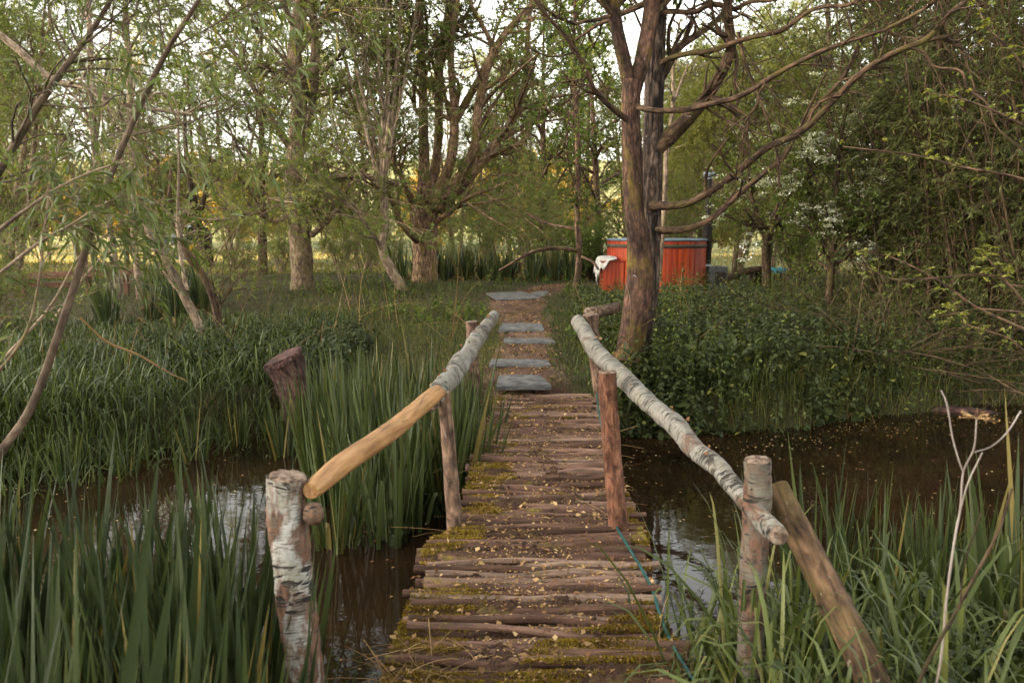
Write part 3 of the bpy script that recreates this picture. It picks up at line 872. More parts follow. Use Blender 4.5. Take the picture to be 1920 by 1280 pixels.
# lighter short grass left of the path
x, y = scatter(60000, lambda y: -.22 * y - .6 + 0 * y, lambda y: .5 + 0 * y, 7.4, 14, lambda x, y: on_land(x, y) * off_path(x, y, -.16) * sstep(.1, 1.0, 1 + snoise(x, y, 1.1, 54)), r)
blades('short_grass', 'short yellow-green grass at the left edge of the path', M['lawn'], x, y, r.uniform(.08, .22, len(x)), r.uniform(.004, .007, len(x)) * (1 + .03 * y), .7, .8, r, 3)
x, y = scatter(16000, lambda y: path_x(y) + path_w(y) - .14, lambda y: path_x(y) + path_w(y) + .9, 7.5, 17, lambda x, y: on_land(x, y) * (np.hypot(x - 1.32, y - 8.9) > .25) * (.7 + .4 * snoise(x, y, 1.4, 66)), r)
blades('path_grass', 'low mixed grass along the right edge of the path', M['grass'], x, y, r.uniform(.08, .3, len(x)), r.uniform(.004, .007, len(x)) * (1 + .03 * y), .6, .8, r, 4)
# tall arching reeds on the left bank
x, y = scatter(26000, lambda y: -.70 * y - .5, lambda y: -2.0 - .08 * (y - 6), 5.6, 13, lambda x, y: (y > bank_far(x) - .9) * (.65 + .35 * snoise(x, y, 1.3, 55)), r)
zw = np.maximum(0, WATER - ground(x, y))
blades('reed_grass', 'long arching reed grass filling the left bank', M['reed'], x, y, r.uniform(.45, .95, len(x)) * (1 - .5 * sstep(8.5, 11, y)) + zw, r.uniform(.009, .016, len(x)), .38, .62, r, 6)
# low growth right behind the bridge and round the tub
x, y = scatter(42000, lambda y: .75 + .02 * y, lambda y: .62 * y, 8, 17, lambda x, y: on_land(x, y) * (np.hypot(x - 1.32, y - 8.7) > .6) * (.55 + .45 * snoise(x, y, 1.2, 56)), r)
blades('rough_grass', 'rough grass growing among the nettles and round the hot tub', M['grass'], x, y, r.uniform(.3, .95, len(x)) * (1 - .5 * sstep(11, 14, y)), r.uniform(.004, .008, len(x)) * (1 + .03 * y), .35, .6, r, 5)
# bank-edge sedge hanging to the water
x, y = scatter(90000, xl, xr, 6.0, 9.8, lambda x, y: (np.abs(y - bank_far(x) - .05) < .30) * (np.abs(x - .25) > .6) * .8, r)
blades('bank_sedge', 'thin sedge hanging over the far water edge', M['grass'], x, y, r.uniform(.15, .42, len(x)), r.uniform(.004, .008, len(x)), .8, 1.0, r, 5)
# sunlit field
x, y = scatter(70000, xl, xr, 24, 75, lambda x, y: .9 + 0 * x, r)
blades('field_grass', 'pale sunlit grass of the field beyond the trees', M['field'], x, y, r.uniform(.15, .4, len(x)), r.uniform(.03, .07, len(x)), .5, .5, r, 3)
# near bank right: broad arching grass
x, y = scatter(5600, lambda y: .58 + 0 * y, lambda y: .75 * y + .5, 1.55, 3.15, lambda x, y: .8 * ((x > .72) | (y > 2.6)) * (np.hypot(x - .9, y - 2.2) > .02), r)
k = ~((x < .78) & (y > 2.55) & (r.uniform(0, 1, len(x)) < .5))
x, y = x[k], y[k]
blades('broad_grass', 'broad arching grass blades crowding the near bank beside the brace', M['reed'], x, y, r.uniform(.6, 1.4, len(x)), r.uniform(.009, .018, len(x)), .30, .78, r, 6, fold=.3)
x, y = scatter(5000, lambda y: .55 + 0 * y, lambda y: .75 * y + .5, 1.5, 3.2, lambda x, y: .9 * (x > .66), r)
blades('fine_grass', 'fine green grass under the broad blades on the near bank', M['grass'], x, y, r.uniform(.2, .7, len(x)), r.uniform(.003, .006, len(x)), .5, .8, r, 5)


n = 150; x = r.uniform(.60, 1.05, n); y = r.uniform(2.45, 3.25, n)
blades('arching_grass', 'long grass blades arching over the water beside the deck edge', M['reed'], x, y, r.uniform(.9, 1.55, n) + np.maximum(0, -.1 - ground(x, y)), r.uniform(.011, .018, n), .22, .62, r, 6, fold=.3)


# nettles
def nettle_patch(name, label, x, y, h, r, mat='nettle', big=1.0):
    n = len(x); z = ground(x, y) - .02
    lean = r.normal(0, .16, (n, 2))
    tip = np.stack([lean[:, 0] * h, lean[:, 1] * h, h], 1)
    base = np.stack([x, y, z], 1)
    mb = MB()
    s = np.linspace(0, 1, 4)[None, :, None]
    tubes(mb, base[:, None] + tip[:, None] * s + np.array([0, 0, 0.]), np.broadcast_to(np.linspace(.0032, .0014, 4), (n, 4)), 3, r, rn=np.full(n, .3))
    K = 9
    f = (np.arange(K) + .8) / K
    pos = base[:, None] + tip[:, None] * f[None, :, None]
    for sgn in (0, 1):
        a = r.uniform(0, 2 * PI, (n, 1)) + np.arange(K)[None] * 1.57 + sgn * PI + r.normal(0, .25, (n, K))
        el = r.normal(-.05, .3, (n, K))
        d = np.stack([np.cos(a) * np.cos(el), np.sin(a) * np.cos(el), np.sin(el)], -1).reshape(-1, 3)
        sd = nrm(np.cross(d, r.normal(0, .35, d.shape) + np.array([0, 0, 1.])))
        L = (np.interp(f, [0, .5, .85, 1], [.04, .062, .055, .026])[None] * r.uniform(.7, 1.25, (n, K)) * big).ravel()
        strips(mb, pos.reshape(-1, 3), d, sd, L, L * .62, [.25, .95, .8, .03], r, r.uniform(.1, .6, len(L)), .25, rn=np.clip(r.uniform(0, .95, len(L)), 0, 1))
    return tag(mb.build(name, M[mat]), label, 'nettles', kind='stuff')


r = RNG(22)
x, y = scatter(4600, lambda y: .8 + .03 * (y - 8), lambda y: .64 * y + .4, 7.2, 14.5, lambda x, y: (y > bank_far(x) - .12) * (.75 + .35 * snoise(x, y, 1.5, 57)) * ((x > 1.05) | (y > 8.2)) * (np.hypot(x - 1.32, y - 8.7) > .72), r)
nettle_patch('nettles', 'dark broad-leaved nettle bed on the right bank', x, y, r.uniform(.22, .72, len(x)) * (1 + .5 * snoise(x, y, 2.6, 77)) * np.clip(1 - .25 * sstep(10, 14, y), .5, 1), r)
x, y = scatter(1100, lambda y: 1.0 + 0 * y, lambda y: .45 * y, 7.3, 9.6, lambda x, y: (y > bank_far(x) - .15) * (.6 + .6 * snoise(x, y, 2.2, 78)) * (np.hypot(x - 1.32, y - 8.7) > .72), r)
nettle_patch('ivy_bank', 'larger dark leaves of the bank growth nearest the water', x, y, r.uniform(.2, .6, len(x)), r, 'nettle', 1.75)
x, y = scatter(900, lambda y: -.48 * y, lambda y: -1.75 + 0 * y, 8.2, 10.5, lambda x, y: (y > bank_far(x) + .05) * (.7 + .3 * snoise(x, y, 1.7, 58)), r)
nettle_patch('ivy_growth', 'low dark leafy growth around the leaning saplings', x, y, r.uniform(.2, .45, len(x)), r)
x, y = scatter(900, lambda y: -.30 * y, lambda y: .35 * y, 10, 20, lambda x, y: off_path(x, y, .1) * (snoise(x, y, 1.1, 59) > .2), r)
nettle_patch('woodland_weeds', 'leafy weeds scattered through the grass along the path', x, y, r.uniform(.15, .4, len(x)), r, 'alder_leaf')
x, y = scatter(60, lambda y: .8 + 0 * y, lambda y: .72 * y, 1.75, 3.1, lambda x, y: .8 + 0 * x, r)
nettle_patch('young_nettles', 'young nettles among the near grass by the dead stalk', x, y, r.uniform(.25, .6, len(x)), r, 'nettle', .8)


x, y = scatter(1500, lambda y: .8 + .03 * (y - 8), lambda y: .62 * y + .4, 7.4, 15, lambda x, y: (y > bank_far(x) - .05) * (snoise(x, y, 1.9, 91) > -.1) * (np.hypot(x - 1.32, y - 8.7) > .72), r)
nettle_patch('bramble_sprays', 'pale small-leaved sprays standing above the nettle bed', x, y, r.uniform(.4, 1.05, len(x)) * (1 - .45 * sstep(11, 14, y)), r, 'haw_leaf', .6)
x, y = scatter(16000, lambda y: .8 + .03 * (y - 8), lambda y: .62 * y + .4, 7.2, 15, lambda x, y: (y > bank_far(x) - .1) * (np.hypot(x - 1.32, y - 8.7) > .6) * (snoise(x, y, 1.3, 92) > -.2), r)
blades('tall_grass', 'tall thin grass with pale tips growing through the nettles', M['lawn'], x, y, r.uniform(.35, 1.0, len(x)) * (1 - .45 * sstep(11, 14, y)), r.uniform(.003, .006, len(x)) * (1 + .03 * y), .28, .6, r, 5)


# ------------------------------------------------------------------ iris clumps
def iris_proto(seed, n, hgt, wid, K=9, mat='iris'):
    r = RNG(seed)
    root = thing('iris_clump', (0, 0, 0), '', 'iris plant')
    mb = MB()
    a = r.uniform(0, 2 * PI, n); rad_ = r.uniform(0, .13, n)
    base = np.stack([np.cos(a) * rad_, np.sin(a) * rad_, np.zeros(n) - .02], 1)
    lean = np.abs(r.normal(.10, .09, n)) + rad_ * .9
    a2 = a + r.normal(0, .5, n)
    d = nrm(np.stack([np.cos(a2) * lean, np.sin(a2) * lean, np.ones(n)], 1))
    fan = r.uniform(0, PI, n)
    sd = nrm(np.cross(d, np.stack([np.cos(fan), np.sin(fan), np.zeros(n)], 1)))
    L = hgt * r.uniform(.55, 1.08, n)
    dr = np.where(r.uniform(0, 1, n) < .2, r.uniform(.3, .8, n), r.uniform(0, .14, n))
    strips(mb, base, d, sd, L, wid * r.uniform(.7, 1.2, n), [.75, .95, 1, 1, .95, .85, .66, .38, .02] if K == 9 else [.8, 1, 1, .75, .02], r, dr, .22, r.normal(0, .35, n))
    mb.build('leaves', M[mat], root)
    mb = MB(); n2 = 7
    a = r.uniform(0, 2 * PI, n2)
    d = nrm(np.stack([np.cos(a) * .8, np.sin(a) * .8, np.ones(n2)], 1)); sd = nrm(np.cross(d, Z3))
    strips(mb, np.stack([np.cos(a) * .1, np.sin(a) * .1, np.zeros(n2)], 1), d, sd, hgt * r.uniform(.25, .5, n2), np.full(n2, wid * .6), [.8, 1, .8, .5, .02], r, r.uniform(.5, 1.1, n2), .2, 1.0)
    mb.build('withered_leaves', M['dry'], root)
    return root


def iris_bed(protos, spots, label, group, r, sc=(.8, 1.12), pool=[]):
    for k, (x, y) in enumerate(spots):
        p = protos[k % len(protos)]
        z = max(float(ground(x, y)), WATER - .12)
        s = r.uniform(*sc)
        if 'used' not in p:
            p['used'] = 1; o = p; o.location = (x, y, z); o.rotation_euler = (0, 0, r.uniform(0, 6)); o.scale = (s, s, s); o['label'] = label; o['group'] = group
        else:
            o = dup(p, (x, y, z), r.uniform(0, 6), s, label, group)
            if 'used' in o: del o['used']


def jgrid(x0, x1, y0, y1, step, r, cond):
    out = []
    yv = y0
    while yv < y1:
        xv = x0
        while xv < x1:
            a, b = xv + r.normal(0, step * .22), yv + r.normal(0, step * .22)
            if cond(a, b): out.append((a, b))
            xv += step
        yv += step
    return out


r = RNG(24)
big = [iris_proto(300 + k, 34, 1.36, .033, mat='iris_vignetted') for k in range(4)]
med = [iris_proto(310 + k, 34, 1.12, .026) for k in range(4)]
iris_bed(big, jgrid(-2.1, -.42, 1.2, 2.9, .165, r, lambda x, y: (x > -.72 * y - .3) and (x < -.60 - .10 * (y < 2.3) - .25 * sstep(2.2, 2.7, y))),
         'tall iris clump with vignette-darkened blades in the bed filling the bottom left foreground', 'iris clumps in the near left bed', r, (.82, 1.08))
iris_bed(big, [(-.40, 2.62), (-.47, 2.35)], 'short iris clump growing against the foot of the birch handrail post', 'iris by the birch post', r, (.42, .5))
sp_mid = jgrid(-1.55, -.45, 4.75, 7.6, .27, r, lambda x, y: (x > -1.45 + .10 * (y - 4.7) or y > 5.9) and x > -.30 * y + .15 and x < np.interp(y, [4.7, 5.4, 7.6], [-.52, -.42, -.42]) and not (y < 5.3 and x < -1.2))
iris_bed(med, sp_mid, 'iris clump in the dense stand behind the peeled handrail', 'iris stand beside the bridge', r, (.85, 1.15))
iris_bed(med, [(-.27, 5.55), (-.30, 5.95), (-.26, 6.4), (-.3, 6.8)], 'iris clump squeezed between the deck edge and the birch handrail', 'iris between deck and handrail', r, (.72, .85))
iris_bed(med, [(-1.98, 6.7), (-2.05, 7.05), (-1.8, 7.15)], 'sparse iris clump in water in front of the cut stump', 'iris before the stump', r, (.6, .8))
iris_bed(med, [(-2.7, 6.6), (-3.1, 6.2), (-3.5, 6.0), (-2.5, 7.1)], 'iris clump at the water edge below the reed grass', 'iris at the reed edge', r, (.5, .62))
iris_bed(med, jgrid(1.35, 3.1, 2.8, 4.0, .24, r, lambda x, y: x < .72 * y and x > 1.3 + .3 * (4 - y)), 'upright iris clump in the water behind the dead white stalk', 'iris stand in the right foreground', r, (.80, .98))
far = [iris_proto(330 + k, 26, 1.0, .045, 5) for k in range(2)]
iris_bed(far, jgrid(-2.6, 2.9, 19.5, 21.5, .5, r, lambda x, y: True), 'dark sword-leaved clump in the band before the sunlit field', 'iris band before the field', r, (.75, 1.05))
iris_bed(far, jgrid(-6.4, -4.9, 12.6, 14.2, .5, r, lambda x, y: True), 'dark sword-leaved clump behind the leaning saplings', 'iris patch behind the saplings', r, (.8, 1.05))


# ------------------------------------------------------------------ trees
def crown_on(mbw, mbl, Pl, Rl, cfg, r):
    """branches and leaves on main limbs. cfg: dict"""
    Ps, Rs = Pl, Rl
    lev = cfg['levels']
    twigs = []
    for k, (n, L, ang, up, t0, drp) in enumerate(lev):
        Ps, Rs = sprout(Ps, Rs, n, L, ang, r, t0, 1.0, up, 5, cfg.get('wob', .22), cfg.get('rr', .55), droop=drp, rmin=cfg.get('rmin', .003))
        tubes(mbw, Ps, Rs, 5 if k == 0 else 3, r)
        if k >= len(lev) - cfg.get('leaf_levels', 1): twigs.append(Ps)
    for tw in twigs:
        pos, d = leaf_pts(tw, cfg['leaf_n'], r, .1, cfg.get('lang', .9), cfg.get('lup', -.1))
        keep = cfg.get('keep')
        if keep is not None:
            kk = keep(pos, r); pos, d = pos[kk], d[kk]
        n = len(pos)
        L = cfg['leaf_l'] * r.uniform(.6, 1.25, n)
        # leaf tone drifts over the crown so clumps differ
        rn = np.clip(.45 + .28 * np.sin(pos[:, 0] * 1.9 + pos[:, 2] * 1.3 + cfg.get('ph', 0)) * np.sin(pos[:, 1] * 1.7 + pos[:, 2] * .8) + r.normal(0, .2, n), 0, 1)
        if cfg.get('near'):
            sd = nrm(np.cross(d, r.normal(0, 1, (n, 3)) + np.array([0, 0, 1.2])))
            strips(mbl, pos, d, sd, L, L * cfg['leaf_w'], [.15, .8, 1, .7, .02], r, r.uniform(0, .5, n), .25, r.normal(0, .5, n), rn)
        else:
            diamonds(mbl, pos, d, L, L * cfg['leaf_w'] * r.uniform(.8, 1.2, n), r, cfg.get('flat', .25), rn=rn)
    return Ps


def resamp(p, R, n):
    s = spline(np.column_stack([p, R]), n); return s[:, :3], np.maximum(s[:, 3], .002)


def std_tree(name, label, cat, seed, H, stems, cfg, bark, leafm, group=None, base_r=.14, spread=.35):
    r = RNG(seed)
    root = thing(name, (0, 0, 0), label, cat, group)
    mbw, mbl = MB(), MB()
    PL, RL = [], []
    for k in range(stems):
        a = r.uniform(0, 2 * PI) if stems > 1 else 0; ln = spread * r.uniform(.4, 1) if stems > 1 else .05
        h = H * r.uniform(.8, 1)
        s = np.linspace(0, 1, 14)
        x = math.cos(a) * ln * h * s + r.normal(0, .02) * h * np.sin(s * 5); y_ = math.sin(a) * ln * h * s + r.normal(0, .02) * h * np.sin(s * 4 + 1)
        p = np.stack([x, y_, s * h - .1], 1)
        R = base_r * (1 if stems == 1 else .6) * np.interp(s, [0, .05, .3, 1], [1.35, 1.05, .8, .15])
        tubes(mbw, p, R, 10, r, rough=.06)
        PL.append(p); RL.append(R)
    crown_on(mbw, mbl, np.array(PL), np.array(RL), cfg, r)
    mbw.build('trunk', M[bark], root); mbl.build('crown', M[leafm], root)
    return root


ald = dict(levels=[(22, 2.7, 1.0, .15, .22, .12), (6, 1.25, .8, .1, .15, .1), (5, .55, .8, 0, .1, .1)], leaf_n=20, leaf_l=.078, leaf_w=.7, wob=.2)
wil = dict(levels=[(20, 3.0, .7, .25, .15, .25), (7, 1.3, .7, .0, .15, .35), (5, .65, .6, -.1, .1, .35)], leaf_n=22, leaf_l=.105, leaf_w=.22, lang=.6, lup=-.3, wob=.18)
shr = dict(levels=[(9, 1.3, .8, .15, .15, .1), (6, .6, .8, .1, .1, .1)], leaf_n=26, leaf_l=.065, leaf_w=.6, leaf_levels=1)
PR = {
    'alder': [std_tree('alder_tree', '', 'tree', 600 + k, 10.5, 1, ald, 'bark_brown', 'alder_leaf', base_r=.15) for k in range(3)],
    'willow': [std_tree('willow_tree', '', 'tree', 620 + k, 10.5, 3, wil, 'bark_grey', 'willow_leaf', base_r=.16, spread=.28) for k in range(3)],
    'fresh': [std_tree('willow_tree', '', 'tree', 640, 8.0, 4, dict(wil, leaf_l=.11, leaf_n=26), 'bark_pale', 'fresh_leaf', base_r=.10, spread=.22)],
    'gold': [std_tree('hedge_tree', '', 'tree', 650 + k, 7.0, 3, dict(ald, leaf_l=.15, leaf_n=13), 'bark_dark', 'sun_gilt_leaf', base_r=.15, spread=.3) for k in range(2)],
    'shrub': [std_tree('shrub', '', 'shrub', 660 + k, 2.3, 9, shr, 'bark_dark', 'alder_leaf', base_r=.035, spread=.5) for k in range(2)],
    'wshrub': [std_tree('willow_shrub', '', 'shrub', 670 + k, 3.2, 10, dict(levels=[(9, 1.4, .6, .1, .1, .25), (6, .6, .6, 0, .1, .25)], leaf_n=24, leaf_l=.09, leaf_w=.22, lang=.6, lup=-.2), 'bark_pale', 'willow_leaf', base_r=.04, spread=.5) for k in range(2)],
}
USED = {k: 0 for k in PR}


def put(kind, px, Y, sc, rz, label, group):
    x = (px - 960) / F * Y * 1.0
    z = float(ground(x, Y)) - .03
    i = USED[kind]; USED[kind] += 1
    lst = PR[kind]
    if i < len(lst):
        o = lst[i]; o.location = (x, Y, z); o.rotation_euler = (0, 0, rz); o.scale = (sc,) * 3 if np.isscalar(sc) else sc; o['label'] = label; o['group'] = group
        return o
    return dup(lst[i % len(lst)], (x, Y, z), rz, sc, label, group)


r = RNG(30)
for px, Y, s in ((20, 22, .9), (170, 27, .95), (300, 33, .9), (440, 30, .95), (680, 32, 1.0), (1480, 27, 1.0), (-70, 26, 1.0), (860, 38, .9), (580, 40, .9), (1040, 42, .85), (90, 40, .8), (1640, 26, 1.0), (1180, 36, .9), (700, 35, .95), (920, 34, .85), (990, 37, .9), (40, 34, .95), (240, 37, .9), (-75, 35, 1.1), (-45, 37.5, 1.0)):  # last two stand out of view, added to shade the horse trailer
    put('willow', px, Y, s, r.uniform(0, 6), 'tall grey-green willow in the wood edge behind the nearer trunks', 'willows along the wood edge')
for px, Y, s in ((1010, 23, .85), (1120, 27, .9), (490, 24, .9), (1560, 22, 1.0), (380, 38, .9), (950, 44, .7), (1240, 40, .9), (1090, 33, .85), (-90, 32, 1.0)):  # last one is out of view, added to help shade the trailer
    put('alder', px, Y, s, r.uniform(0, 6), 'slender leafy alder standing in the middle of the wood', 'alders in the middle wood')
for px, Y, s in ((1300, 20.5, .72), (1375, 22, .8), (1440, 24, .8), (1265, 24, .8)):
    put('fresh', px, Y, s, r.uniform(0, 6), 'feathery yellow-green willow behind the stove chimney', 'yellow-green willows behind the chimney')
for k in range(30):
    px = -120 + k * 72 + r.normal(0, 20); Y = r.uniform(48, 68)
    put('gold', px, Y, r.uniform(.62, 1.05), r.uniform(0, 6), 'sunlit golden tree in the hedge across the field', 'sunlit trees across the field')
for px, Y, s in ((1110, 19.5, .6), (1500, 17, .8), (-52, 35.4, 1.6), (-30, 36.8, 1.5)):  # last two are unseen shrubs added to block sun from the trailer
    put('shrub', px, Y, s, r.uniform(0, 6), 'low leafy shrub between the trunks at the wood edge', 'low shrubs at the wood edge')
for px, Y, s in ((640, 22, .62), (735, 23.5, .6), (455, 21.5, .55), (905, 24, .6), (530, 25, .7), (690, 27, .8), (850, 26, .6), (1000, 22.5, .8), (1070, 22, .8), (1260, 20, .8), (-20, 12, .6), (-62, 34.6, 1.5), (-36, 36, 1.5)):  # last two, outside the frame, are added as low shade for the trailer
    put('wshrub', px, Y, s, r.uniform(0, 6), 'many-stemmed willow shrub with narrow leaves at the wood edge', 'willow shrubs at the wood edge')


# --- trees whose limbs follow the photograph
def limb_tree(name, label, cat, limbs, cfg, bark, leafm, seed, rough=.05, sides=12, sub=None, extra=None, groups=None):
    """limbs: lists of (px,py,w,Y) rows, each a limb; bark may be one per limb set"""
    r = RNG(seed)
    first = P(*[limbs[0][0][k] for k in (0, 1, 3)])
    root = thing(name, first, label, cat)
    mbw, mbl = MB(), MB(); L2, R2 = [], []
    for k, rows in enumerate(limbs):
        p, R = pix(rows, max(12, len(rows) * 6))
        tubes(mbw, p, R, sides if R[0] > .03 else 7, r, rough=rough, caps=False)
        if sub is None or k in sub:
            a, b = resamp(p, R, 10); L2.append(a); R2.append(b)
    if cfg and L2: crown_on(mbw, mbl, np.array(L2), np.array(R2), cfg, r)
    if extra: extra(mbw, mbl, r)
    mbw.build('trunk', M[bark], root, first)
    if mbl.n: mbl.build('crown', M[leafm], root, first)
    return root, first


# twin-stemmed alder beside the bridge
r = RNG(41)
base = P(1188, 700, 9.25)
tw = thing('twin_alder', base, 'big twin-stemmed tree with red-brown and cracked bark beside the right handrail', 'tree')
mb = MB()
p, R = pix([(1176, 712, 59.2, 9.2), (1179, 690, 52.8, 9.2), (1190, 600, 46.4, 9.18), (1200, 520, 46.4, 9.15), (1197, 440, 40.0, 9.1), (1190, 400, 35.2, 9.1), (1185, 300, 36.8, 9.1), (1182, 200, 35.0, 9.1), (1186, 150, 36.8, 9.1)], 90)
tubes(mb, p, R * np.linspace(1.12, 1, len(R)), 40, r, rough=.045, groove=.06)
p, R = pix([(1183, 170, 27.6, 9.12), (1172, 120, 25.8, 9.12), (1158, 60, 24.8, 9.1), (1148, 0, 23.9, 9.1), (1135, -80, 22.1, 9.1), (1128, -200, 18.4, 9.0), (1110, -420, 11.0, 8.9)], 50)
tubes(mb, p, R, 20, r, rough=.045); LA = [resamp(p[10:], R[10:], 10)]
p, R = pix([(1188, 172, 28.5, 9.12), (1205, 110, 29.4, 9.15), (1216, 60, 30.4, 9.2), (1224, 0, 29.4, 9.25), (1234, -90, 25.8, 9.3), (1240, -260, 18.4, 9.4), (1270, -480, 11.0, 9.5)], 50)
tubes(mb, p, R, 20, r, rough=.045); LA.append(resamp(p[14:], R[14:], 10))
mb.build('red_trunk', M['bark_red'], tw, base)
mb = MB()
p, R = pix([(1199, 715, 50.8, 9.5), (1198, 690, 44.3, 9.45), (1207, 600, 42.6, 9.42), (1217, 500, 41.0, 9.4), (1221, 400, 38.5, 9.5), (1223, 300, 37.7, 9.55), (1226, 200, 36.9, 9.6), (1229, 100, 36.1, 9.62), (1233, 0, 34.4, 9.65), (1239, -120, 29.5, 9.7), (1245, -320, 21.3, 9.8), (1237, -520, 11.5, 9.9)], 110)
tubes(mb, p, R, 44, r, rough=.05, groove=.14)
LB = [resamp(p[60:], R[60:], 10)]
mb.build('cracked_trunk', M['bark_crack'], tw, base)
limbs_r = [
    [(1224, 284, 34, 9.55), (1262, 250, 31, 9.5), (1299, 212, 26, 9.4), (1330, 175, 23, 9.3), (1355, 131, 21, 9.2), (1370, 94, 20, 9.1), (1367, 47, 18, 9.0), (1364, 0, 17, 8.9), (1372, -120, 13, 8.8), (1400, -280, 7, 8.7)],
    [(1226, 165, 22, 9.6), (1258, 112, 17, 9.7), (1268, 94, 15, 9.8), (1296, 72, 13, 9.9), (1330, 50, 11, 10), (1358, 22, 10, 10.1), (1390, -30, 8, 10.2)],
    [(1194, 200, 11, 8.98), (1225, 205, 11, 8.8), (1290, 206, 11, 8.6), (1340, 195, 11, 8.4), (1385, 180, 10, 8.3), (1440, 147, 10, 8.1), (1487, 125, 9, 7.9), (1549, 94, 9, 7.8), (1615, 67, 8, 7.6), (1665, 53, 7, 7.5), (1709, 34, 7, 7.4), (1752, 3, 6, 7.3), (1800, -50, 4, 7.2)],
    [(1222, 386, 20, 9.42), (1262, 386, 15, 9.2), (1292, 380, 14, 9.0), (1340, 352, 14, 8.8), (1390, 316, 13, 8.5), (1440, 278, 13, 8.3), (1502, 247, 13, 8.1), (1565, 184, 13, 7.9), (1602, 147, 12, 7.7), (1643, 119, 11, 7.6), (1690, 94, 11, 7.4), (1737, 72, 11, 7.3), (1780, 25, 9, 7.2), (1815, 0, 8, 7.1), (1870, -60, 5, 7.0)],
    [(1220, 432, 17, 9.42), (1270, 433, 13, 9.3), (1320, 415, 11, 9.2), (1380, 372, 11, 9.1), (1440, 319, 10, 9.0), (1471, 287, 10, 8.9), (1512, 225, 9, 8.8), (1565, 162, 8, 8.7), (1596, 116, 7, 8.6), (1620, 70, 5, 8.5)],
    [(1228, 124, 12, 9.6), (1300, 100, 10, 9.3), (1360, 85, 10, 9.0), (1440, 66, 9, 8.7), (1487, 41, 8, 8.5), (1543, 16, 8, 8.3), (1612, -4, 7, 8.1), (1680, -60, 5, 8.0)],
    [(1230, 30, 10, 9.6), (1290, 20, 10, 9.3), (1345, 12, 10, 9.1), (1390, 12, 9, 8.9), (1450, -5, 8, 8.7), (1500, -40, 6, 8.6)],
    [(1665, 54, 7, 7.5), (1700, 76, 7, 7.5), (1740, 73, 8, 7.5), (1796, 77, 9, 7.5)],
    [(1709, 91, 5, 7.35), (1752, 119, 5, 7.3), (1800, 140, 5, 7.2), (1830, 178, 5, 7.1), (1871, 231, 4, 7.0), (1930, 305, 4, 6.9)],
    [(1435, 148, 5, 8.1), (1420, 190, 5, 8.2), (1400, 240, 4, 8.3), (1405, 290, 4, 8.3)],
    [(1385, 60, 6, 8.9), (1395, 110, 6, 8.9), (1410, 150, 5, 8.9), (1440, 230, 5, 8.9), (1455, 280, 5, 8.9), (1462, 350, 4, 8.9)],
    [(1376, 90, 8, 9.1), (1381, 160, 7, 9.1), (1380, 215, 6, 9.1), (1392, 260, 6, 9.1), (1402, 300, 5, 9.1)],
]
limbs_l = [[(1176, 225, 13, 9.05), (1161, 214, 11, 8.95), (1117, 172, 10, 8.7), (1102, 140, 9, 8.6), (1080, 97, 8, 8.5), (1050, 58, 7, 8.4), (1010, 10, 6, 8.3), (960, -60, 4, 8.2)],
           [(1155, 30, 8, 9.1), (1110, 38, 7, 8.9), (1080, 44, 6, 8.7), (1040, 30, 5, 8.5), (1010, 5, 4, 8.4)],
           [(1100, 140, 5, 8.6), (1085, 170, 4, 8.6), (1074, 200, 3, 8.6)]]
mbw, mbl = MB(), MB(); L2, R2 = [], []
for rows in limbs_r + limbs_l:
    p, R = pix(rows, len(rows) * 6); p = p + .012 * np.sin(np.linspace(0, 21, len(p)))[:, None] * r.normal(0, 1, 3)
    tubes(mbw, p, R, 10, r, rough=.06)
    a, b = resamp(p, R, 10); L2.append(a); R2.append(b)
tp, tr = sprout(np.array(L2), np.array(R2), 9, .75, .8, r, .15, 1, .1, 6, .22, .5, droop=.12, rmin=.003)
tubes(mbw, tp, tr, 4, r)
tp2, tr2 = sprout(tp, tr, 3, .35, .8, r, .2, 1, .05, 4, .2, .6, rmin=.0022)
tubes(mbw, tp2, tr2, 3, r)
hi = [a for a, b in LA + LB]; hr = [b for a, b in LA + LB]
crown_on(mbw, mbl, np.array(hi), np.array(hr), dict(levels=[(9, 2.0, .9, .2, .15, .1), (5, .9, .8, .1, .2, .1), (5, .45, .8, 0, .2, 0)], leaf_n=13, leaf_l=.07, leaf_w=.75), r)
pos, d = leaf_pts(tp2, 2, r); kk = r.uniform(0, 1, len(pos)) < .8; pos, d = pos[kk], d[kk]
diamonds(mbl, pos, d, r.uniform(.025, .055, len(pos)), r.uniform(.018, .04, len(pos)), r, .4)
mbw.build('branches', M['bark_mossy'], tw, base); mbl.build('crown', M['alder_leaf'], tw, base)

